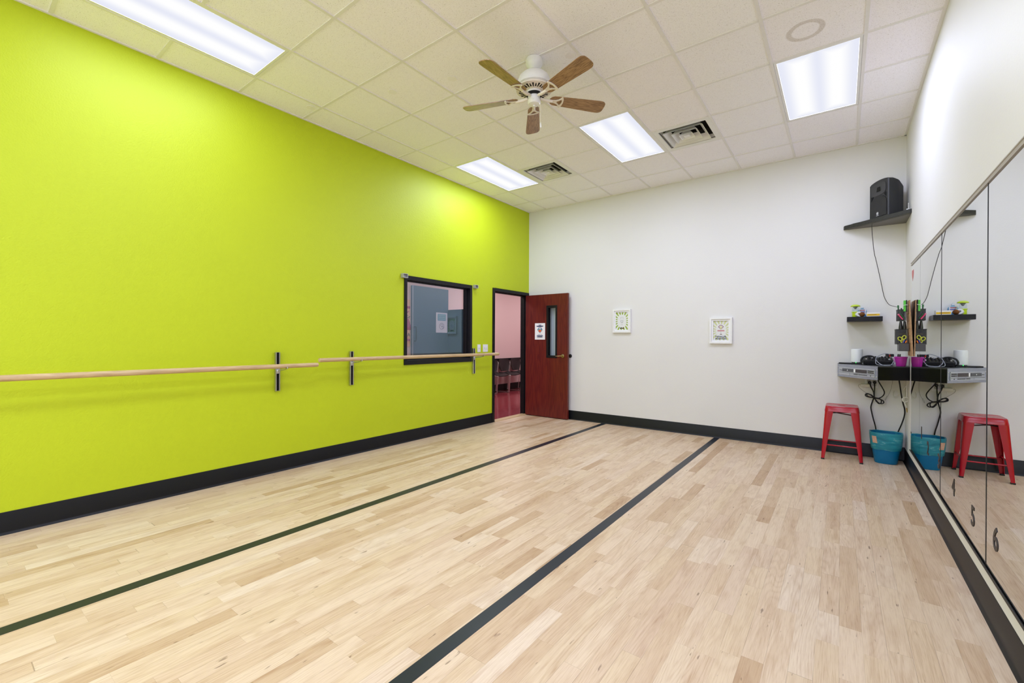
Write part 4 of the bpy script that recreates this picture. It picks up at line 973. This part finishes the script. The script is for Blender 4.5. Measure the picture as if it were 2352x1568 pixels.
def loop(cx, cz, rx, rz, tilt):
    return [(cx + rx * math.cos(t) * math.cos(tilt) - rz * math.sin(t) * math.sin(tilt), 5.94, cz + rx * math.cos(t) * math.sin(tilt) + rz * math.sin(t) * math.cos(tilt)) for t in [2 * PI * k / 22 for k in range(22)]]
for cx, cz, tl, bx_ in ((.481, 1.356, .5, .492), (.512, 1.370, -.35, .502)):
    MB().tube(loop(cx, cz, .014, .019, tl), .0048, 8, True).tube([(cx + (.006 if cx < .5 else -.004), 5.94, cz - .018), (bx_, 5.94, 1.318)], .006, 8).build('handle', M_SC, sc, smooth=60)
    MB().prism([(bx_ - .005, 1.32), (bx_ + .005, 1.32), (.498, 1.24), (.496, 1.24)], (0, 5.938, 0), (1, 0, 0), (0, 0, 1), (0, .003, 0)).build('blade', M_CHROME, sc)
for p, m, lb in (((.516, 5.925, 1.345), plain('blue_pen_plastic', (.02, .05, .40, 1), .4), 'blue pen slanting in the low tray'), ((.530, 5.918, 1.338), plain('orange_pen_plastic', (.85, .20, .01, 1), .4), 'orange pen slanting in the low tray'), ((.508, 5.935, 1.340), plain('brown_pencil_lacquer', (.25, .12, .02, 1), .4), 'brown pencil slanting in the low tray behind the scissors')):
    pen('pen', (p[0] - .034, p[1], 1.245), p, .0055, m, lb)

# ------------------------------------------------------------------ outlet, adapters and cords under the shelf
ol = thing('wall_outlet', 'white wall outlet with two black plugs under the corner shelf', 'outlet', (.285, YB, .81))
MB().prism(rrect(.118, .118, .006, 3, .285, .855), (0, YB - .006, 0), (1, 0, 0), (0, 0, 1), (0, .006, 0)).build('wall_plate', M_WHITEP, ol, bevel=.0015)
for x in (.260, .310):
    for z in (.877, .833): MB().prism(rrect(.033, .028, .008, 4, x, z), (0, YB - .0085, 0), (1, 0, 0), (0, 0, 1), (0, .0025, 0)).build('socket', plain('pale_grey_plastic', (0, 0, 0, 1)), ol)
bk_ = M_BLACK
c1 = cord('electric_cable', [(0.266, 6.490, 0.850), (0.279, 6.485, 0.806), (0.299, 6.490, 0.757), (0.305, 6.485, 0.699), (0.294, 6.490, 0.653), (0.279, 6.500, 0.581), (0.286, 6.505, 0.521), (0.301, 6.505, 0.443), (0.317, 6.505, 0.375), (0.327, 6.505, 0.306), (0.333, 6.505, 0.243), (0.341, 6.505, 0.135), (0.353, 6.505, 0.013)], .0062, bk_, 'black power cord from the left plug running down behind the teal bin', 'cord')
MB().lathe((0.265, 6.526, 0.857), [(.016, 0), (.016, -.026), (.010, -.034), (.0, -.034)], 18, ax=(0, 1, 0)).build('plug', bk_, c1, smooth=40)
c2 = cord('electric_cable', [(0.309, 6.490, 0.852), (0.310, 6.480, 0.804), (0.306, 6.470, 0.730), (0.302, 6.462, 0.696), (0.275, 6.460, 0.719), (0.246, 6.460, 0.734), (0.229, 6.460, 0.725), (0.231, 6.460, 0.705), (0.264, 6.460, 0.693), (0.306, 6.455, 0.690), (0.347, 6.455, 0.681), (0.378, 6.455, 0.668), (0.389, 6.455, 0.645), (0.370, 6.455, 0.629), (0.340, 6.452, 0.641), (0.309, 6.450, 0.683), (0.282, 6.447, 0.721), (0.251, 6.447, 0.731), (0.238, 6.447, 0.720), (0.255, 6.447, 0.701), (0.297, 6.443, 0.693), (0.343, 6.443, 0.689), (0.366, 6.443, 0.669), (0.364, 6.443, 0.639), (0.343, 6.443, 0.630), (0.316, 6.440, 0.665)], .0055, bk_, 'black power cord coiled into a figure-eight bundle under the shelf', 'cord')
MB().lathe((0.311, 6.526, 0.860), [(.016, 0), (.016, -.026), (.010, -.034), (.0, -.034)], 18, ax=(0, 1, 0)).build('plug', bk_, c2, smooth=40)
MB().tube([(0.290, 6.452, 0.701), (0.317, 6.452, 0.683)], .013, 10).build('tie_wrap', M_DARK, c2)
cord('electric_cable', [(0.324, 6.360, 0.921), (0.339, 6.380, 0.882), (0.372, 6.440, 0.816), (0.393, 6.470, 0.766), (0.390, 6.475, 0.731), (0.367, 6.475, 0.700), (0.337, 6.472, 0.685), (0.318, 6.468, 0.684)], .0055, bk_, 'black cord curving from under the disc player into the coiled bundle', 'cord')
cord('electric_cable', [(0.504, 6.300, 0.914), (0.514, 6.330, 0.854), (0.529, 6.380, 0.756), (0.547, 6.420, 0.658), (0.564, 6.450, 0.580), (0.562, 6.460, 0.511), (0.542, 6.470, 0.421), (0.515, 6.490, 0.328), (0.498, 6.505, 0.255), (0.480, 6.505, 0.131), (0.462, 6.505, 0.021)], .0062, bk_, 'thick black cord hanging from the right side of the corner shelf behind the bin', 'cord')
ad = thing('power_adapter', 'long white power adapter mounted under the outlet plate', 'power adapter', (.225, YB, .80))
MB().box(.186, .272, 6.487, YB, .804, .838).build('body', plain('ivory_plastic', (.72, .70, .64, 1), .4), ad, bevel=.004)
MB().tube(spline([(.19, 6.50, .826), (.172, 6.505, .828), (.166, 6.505, .812), (.18, 6.508, .785), (.225, 6.51, .745), (.25, 6.51, .725)], 5), .0018, 6).build('lead', plain('grey_thin_lead', (.30, .29, .27, 1), .5), ad, smooth=60)
b = MB().box(.2235, .2275, YB - .006, YB, .838, .915).box(.2235, .2275, YB - .006, YB, .775, .804)
b.build('mounting_strip', M_WHITEP, ad)
M_WCORD = plain('white_cord_jacket', (.70, .69, .66, 1), .45)
cord('white_cord', [(0.477, 6.500, 0.779), (0.469, 6.495, 0.740), (0.479, 6.480, 0.713), (0.503, 6.460, 0.727), (0.529, 6.420, 0.766), (0.548, 6.360, 0.820), (0.566, 6.280, 0.861), (0.575, 6.200, 0.877)], .0042, M_WCORD, 'white cord curving from the back wall up to the mirror wall under the shelf', 'cord')
wl = cord('white_cord', [(0.570, 6.260, 0.941), (0.564, 6.280, 0.838), (0.564, 6.290, 0.739), (0.546, 6.290, 0.733), (0.529, 6.290, 0.713), (0.539, 6.290, 0.686), (0.566, 6.280, 0.689), (0.578, 6.270, 0.719), (0.563, 6.280, 0.733), (0.539, 6.285, 0.724), (0.536, 6.285, 0.695), (0.550, 6.285, 0.673), (0.564, 6.285, 0.623)], .0038, M_WCORD, 'white cord hanging in a small coil with a brass plug beside the mirror', 'cord')
MB().tube([(0.564, 6.285, 0.623), (0.571, 6.285, 0.573)], .006, 8).build('plug', M_BRASS, wl)
MB().tube([(0.571, 6.285, 0.578), (0.576, 6.285, 0.546)], .0025, 6).build('plug_tip', M_CHROME, wl)
cord('thin_wire', [(0.460, 6.400, 0.916), (0.456, 6.450, 0.840), (0.447, 6.500, 0.777), (0.429, 6.510, 0.721), (0.407, 6.515, 0.689), (0.404, 6.515, 0.664), (0.419, 6.515, 0.695), (0.415, 6.515, 0.714)], .0016, plain('grey_thin_lead', (0, 0, 0, 1)), 'very thin grey wire hanging between the two black cords', 'wire')

# ------------------------------------------------------------------ waste bin with liner
wb = thing('waste_bin', 'blue plastic waste bin with a translucent teal liner folded over the rim, in the corner', 'waste bin', (.400, 6.325, 0))
N = 40; cx, cy = .400, 6.325
def oval(hx, hy, z, wob=0., ph=0.):
    out = []
    for k in range(N):
        t = 2 * PI * k / N; c, s = math.cos(t), math.sin(t)
        w_ = 1 + wob * (math.sin(5 * t + ph) + .6 * math.sin(11 * t + 2.3 * ph))
        out.append((cx + hx * abs(c) ** .72 * (1 if c >= 0 else -1) * w_, cy + hy * abs(s) ** .72 * (1 if s >= 0 else -1) * w_, z + wob * .25 * math.sin(7 * t + ph)))
    return out
def loft(secs, cap0=True, cap1=False):
    vs = [p for q in secs for p in q]; n = len(secs)
    fs = [(r_ * N + k, r_ * N + (k + 1) % N, (r_ + 1) * N + (k + 1) % N, (r_ + 1) * N + k) for r_ in range(n - 1) for k in range(N)]
    if cap0: fs.append(tuple(range(N))[::-1])
    if cap1: fs.append(tuple(range((n - 1) * N, n * N)))
    return MB().add(vs, fs)
loft([oval(.094, .074, .001), oval(.099, .078, .010), oval(.122, .094, .18), oval(.134, .102, .318), oval(.140, .106, .322), oval(.140, .106, .330), oval(.132, .100, .330), oval(.120, .092, .18), oval(.095, .074, .012)], True, True).build('bin_body', M_TEALBIN, wb, smooth=50)
loft([oval(.1235, .0955, .150, .012, 1.), oval(.128, .099, .156, .010, .4), oval(.134, .103, .20, .010, 2.), oval(.140, .107, .27, .008, .7), oval(.1435, .110, .322, .004, 1.5), oval(.143, .109, .337, .006, .3), oval(.133, .102, .335, .006, .3), oval(.126, .096, .27, .010, .9), oval(.110, .085, .16, .016, .2)], False, False).build('bin_liner', M_LINER, wb, smooth=60)
b = MB(); n = 6; vs = []
for r_ in range(n):
    for k in range(n):
        t = math.radians(222 + 4.6 * k - .8 * r_); z = .222 + .075 * r_ / (n - 1); f = .137 + (z - .2) * .08; c, s = math.cos(t), math.sin(t)
        vs.append((cx + (f + .003) * abs(c) ** .72 * (1 if c >= 0 else -1), cy + (f * .77 + .003) * abs(s) ** .72 * (1 if s >= 0 else -1), z))
fs = [(r_ * n + k, r_ * n + k + 1, (r_ + 1) * n + k + 1, (r_ + 1) * n + k) for r_ in range(n - 1) for k in range(n - 1)]
b.add(vs, fs).build('printed_label', plain('salmon_print', (.62, .38, .27, 1), .6, noise=.35, scale=60), wb)

# ------------------------------------------------------------------ red metal stool
SX, SY = .012, 6.268
st = thing('metal_stool', 'red metal stool with tapered legs beside the blue waste bin', 'stool', (SX, SY, 0))
HS = .600
hb_, ht = .186, .150                                       # half footprint, half top
# pressed seat pan with rounded corners, down-turned skirt and a hand slot
out0 = rrect(2 * ht - .012, 2 * ht - .012, .034, 5); out1 = rrect(2 * ht, 2 * ht, .038, 5); out2 = rrect(2 * ht + .016, 2 * ht + .016, .040, 5)
slot = [(.036 * math.cos(2 * PI * k / 24) if abs(math.cos(2 * PI * k / 24)) < .8 else (.036 if math.cos(2 * PI * k / 24) > 0 else -.036), .017 * math.sin(2 * PI * k / 24)) for k in range(24)]
rim_in = rrect(2 * ht - .05, 2 * ht - .05, .03, 5)
K = len(out0); vs = []; fs = []
lay = [(slot, -.010), (slot, -.002), (rim_in, -.004), (out0, 0.), (out1, -.008), (out2, -.060), ([(x * .985, y * .985) for x, y in out2], -.060), ([(x * .97, y * .97) for x, y in out1], -.012)]
for pl, z in lay: vs += [(SX + x, SY + y, HS + z) for x, y in pl]
for r_ in range(len(lay) - 1): fs += [(r_ * K + k, r_ * K + (k + 1) % K, (r_ + 1) * K + (k + 1) % K, (r_ + 1) * K + k) for k in range(K)]
MB().add(vs, fs).build('seat', M_RED, st, smooth=40)
for sx in (-1, 1):
    for sy in (-1, 1):
        vs = []; th = .004
        for s in range(9):                                  # channel leg folded round its corner
            t = s / 8; z = .540 * (1 - t) + .012 * t
            f = .076 * (1 - t) ** 1.0 + .030 * t; e = (ht + .004) * (1 - t) + hb_ * t; r = .020 * (1 - t) + .010 * t
            prof = [(-f, 0), (-f * .55, .0015), (-r, 0)] + [(-r + r * math.sin(PI / 2 * k / 4), -r + r * math.cos(PI / 2 * k / 4)) for k in range(1, 5)] + [(.0015, -f * .55), (0, -f)]
            inn = [(-f, -th), (-f * .55, -th + .001), (-r, -th)] + [(-r + (r - th) * math.sin(PI / 2 * k / 4), -r + (r - th) * math.cos(PI / 2 * k / 4)) for k in range(1, 5)] + [(-th + .001, -f * .55), (-th, -f)]
            for a, c in prof + inn[::-1]: vs.append((SX + sx * (e + a), SY + sy * (e + c), z))
        m = 18; fs = [tuple(range(m)), tuple(range(8 * m, 9 * m))]
        for s in range(8): fs += [(s * m + k, s * m + (k + 1) % m, (s + 1) * m + (k + 1) % m, (s + 1) * m + k) for k in range(m)]
        lg_ = MB().add(vs, fs).build('leg', M_RED, st, smooth=35)
        MB().obox((SX + sx * (hb_ - .014), SY + sy * (hb_ - .014), .0075), .016, .016, .0075).build('rubber_foot', M_BLACK, lg_, bevel=.003)
zb_ = .165; q = (ht + .004) + (hb_ - ht - .004) * (.540 - zb_) / .528 - .012
for sy in (-1, 1): MB().tube([(SX - q, SY + sy * q, zb_), (SX - q + .03, SY + sy * q, zb_), (SX + q - .03, SY + sy * q, zb_), (SX + q, SY + sy * q, zb_)], [.012, .007, .007, .012], 10).build('crossbar', M_RED, st, smooth=50)
zb_ = .185
for sx in (-1, 1): MB().tube([(SX + sx * q, SY - q, zb_), (SX + sx * q, SY - q + .03, zb_), (SX + sx * q, SY + q - .03, zb_), (SX + sx * q, SY + q, zb_)], [.012, .007, .007, .012], 10).build('crossbar', M_RED, st, smooth=50)
for s in (-1, 1):
    a, c = Vector((SX - .130, SY - s * .130, .512 + .006 * s)), Vector((SX + .130, SY + s * .130, .512 + .006 * s)); d_ = (c - a).normalized()
    MB().obox((a + c) / 2, (c - a).length / 2, .011, .004, d_, (-d_.y, d_.x, 0)).build('under_brace', plain('dark_red_strap', (.05, .008, .01, 1), .4), st)

# ------------------------------------------------------------------ lamps of the lobby, world, camera
for y, e_ in ((4.8, 36.), (8.0, 38.), (10.5, 28.)):
    la = bpy.data.lights.new('lobby_lamp', 'AREA'); la.shape = 'RECTANGLE'; la.size = .6; la.size_y = 1.2; la.energy = e_; la.color = (1., .95, .92)
    lo = bpy.data.objects.new('lobby_lamp', la); C.objects.link(lo); lo.location = (-5.8, y, 2.98)
sc_ = bpy.context.scene
w_ = bpy.data.worlds.new('World'); sc_.world = w_; w_.use_nodes = True
w_.node_tree.nodes['Background'].inputs[0].default_value = (.5, .5, .5, 1); w_.node_tree.nodes['Background'].inputs[1].default_value = .15
cam = bpy.data.cameras.new('camera'); cam.sensor_width = 36.; cam.lens = 15.4799; cam.clip_start = .05
co = bpy.data.objects.new('camera', cam); C.objects.link(co)
co.matrix_world = Matrix(((0.801144, -0.004836, 0.598453), (0.598457, -0.000782, -0.801155), (0.004342, 0.999988, 0.002268))).to_4x4(); co.location = (0, 0, 1.3220)
sc_.camera = co
vs_ = sc_.view_settings; vs_.view_transform = 'Standard'; vs_.look = 'None'; vs_.gamma = 1; vs_.exposure = 0.0; vs_.use_curve_mapping = False
cy_ = sc_.cycles; cy_.max_bounces = 12; cy_.diffuse_bounces = 7; cy_.glossy_bounces = 6; cy_.transparent_max_bounces = 12
cy_.sample_clamp_indirect = 6.; cy_.caustics_reflective = False; cy_.caustics_refractive = False; cy_.use_denoising = True
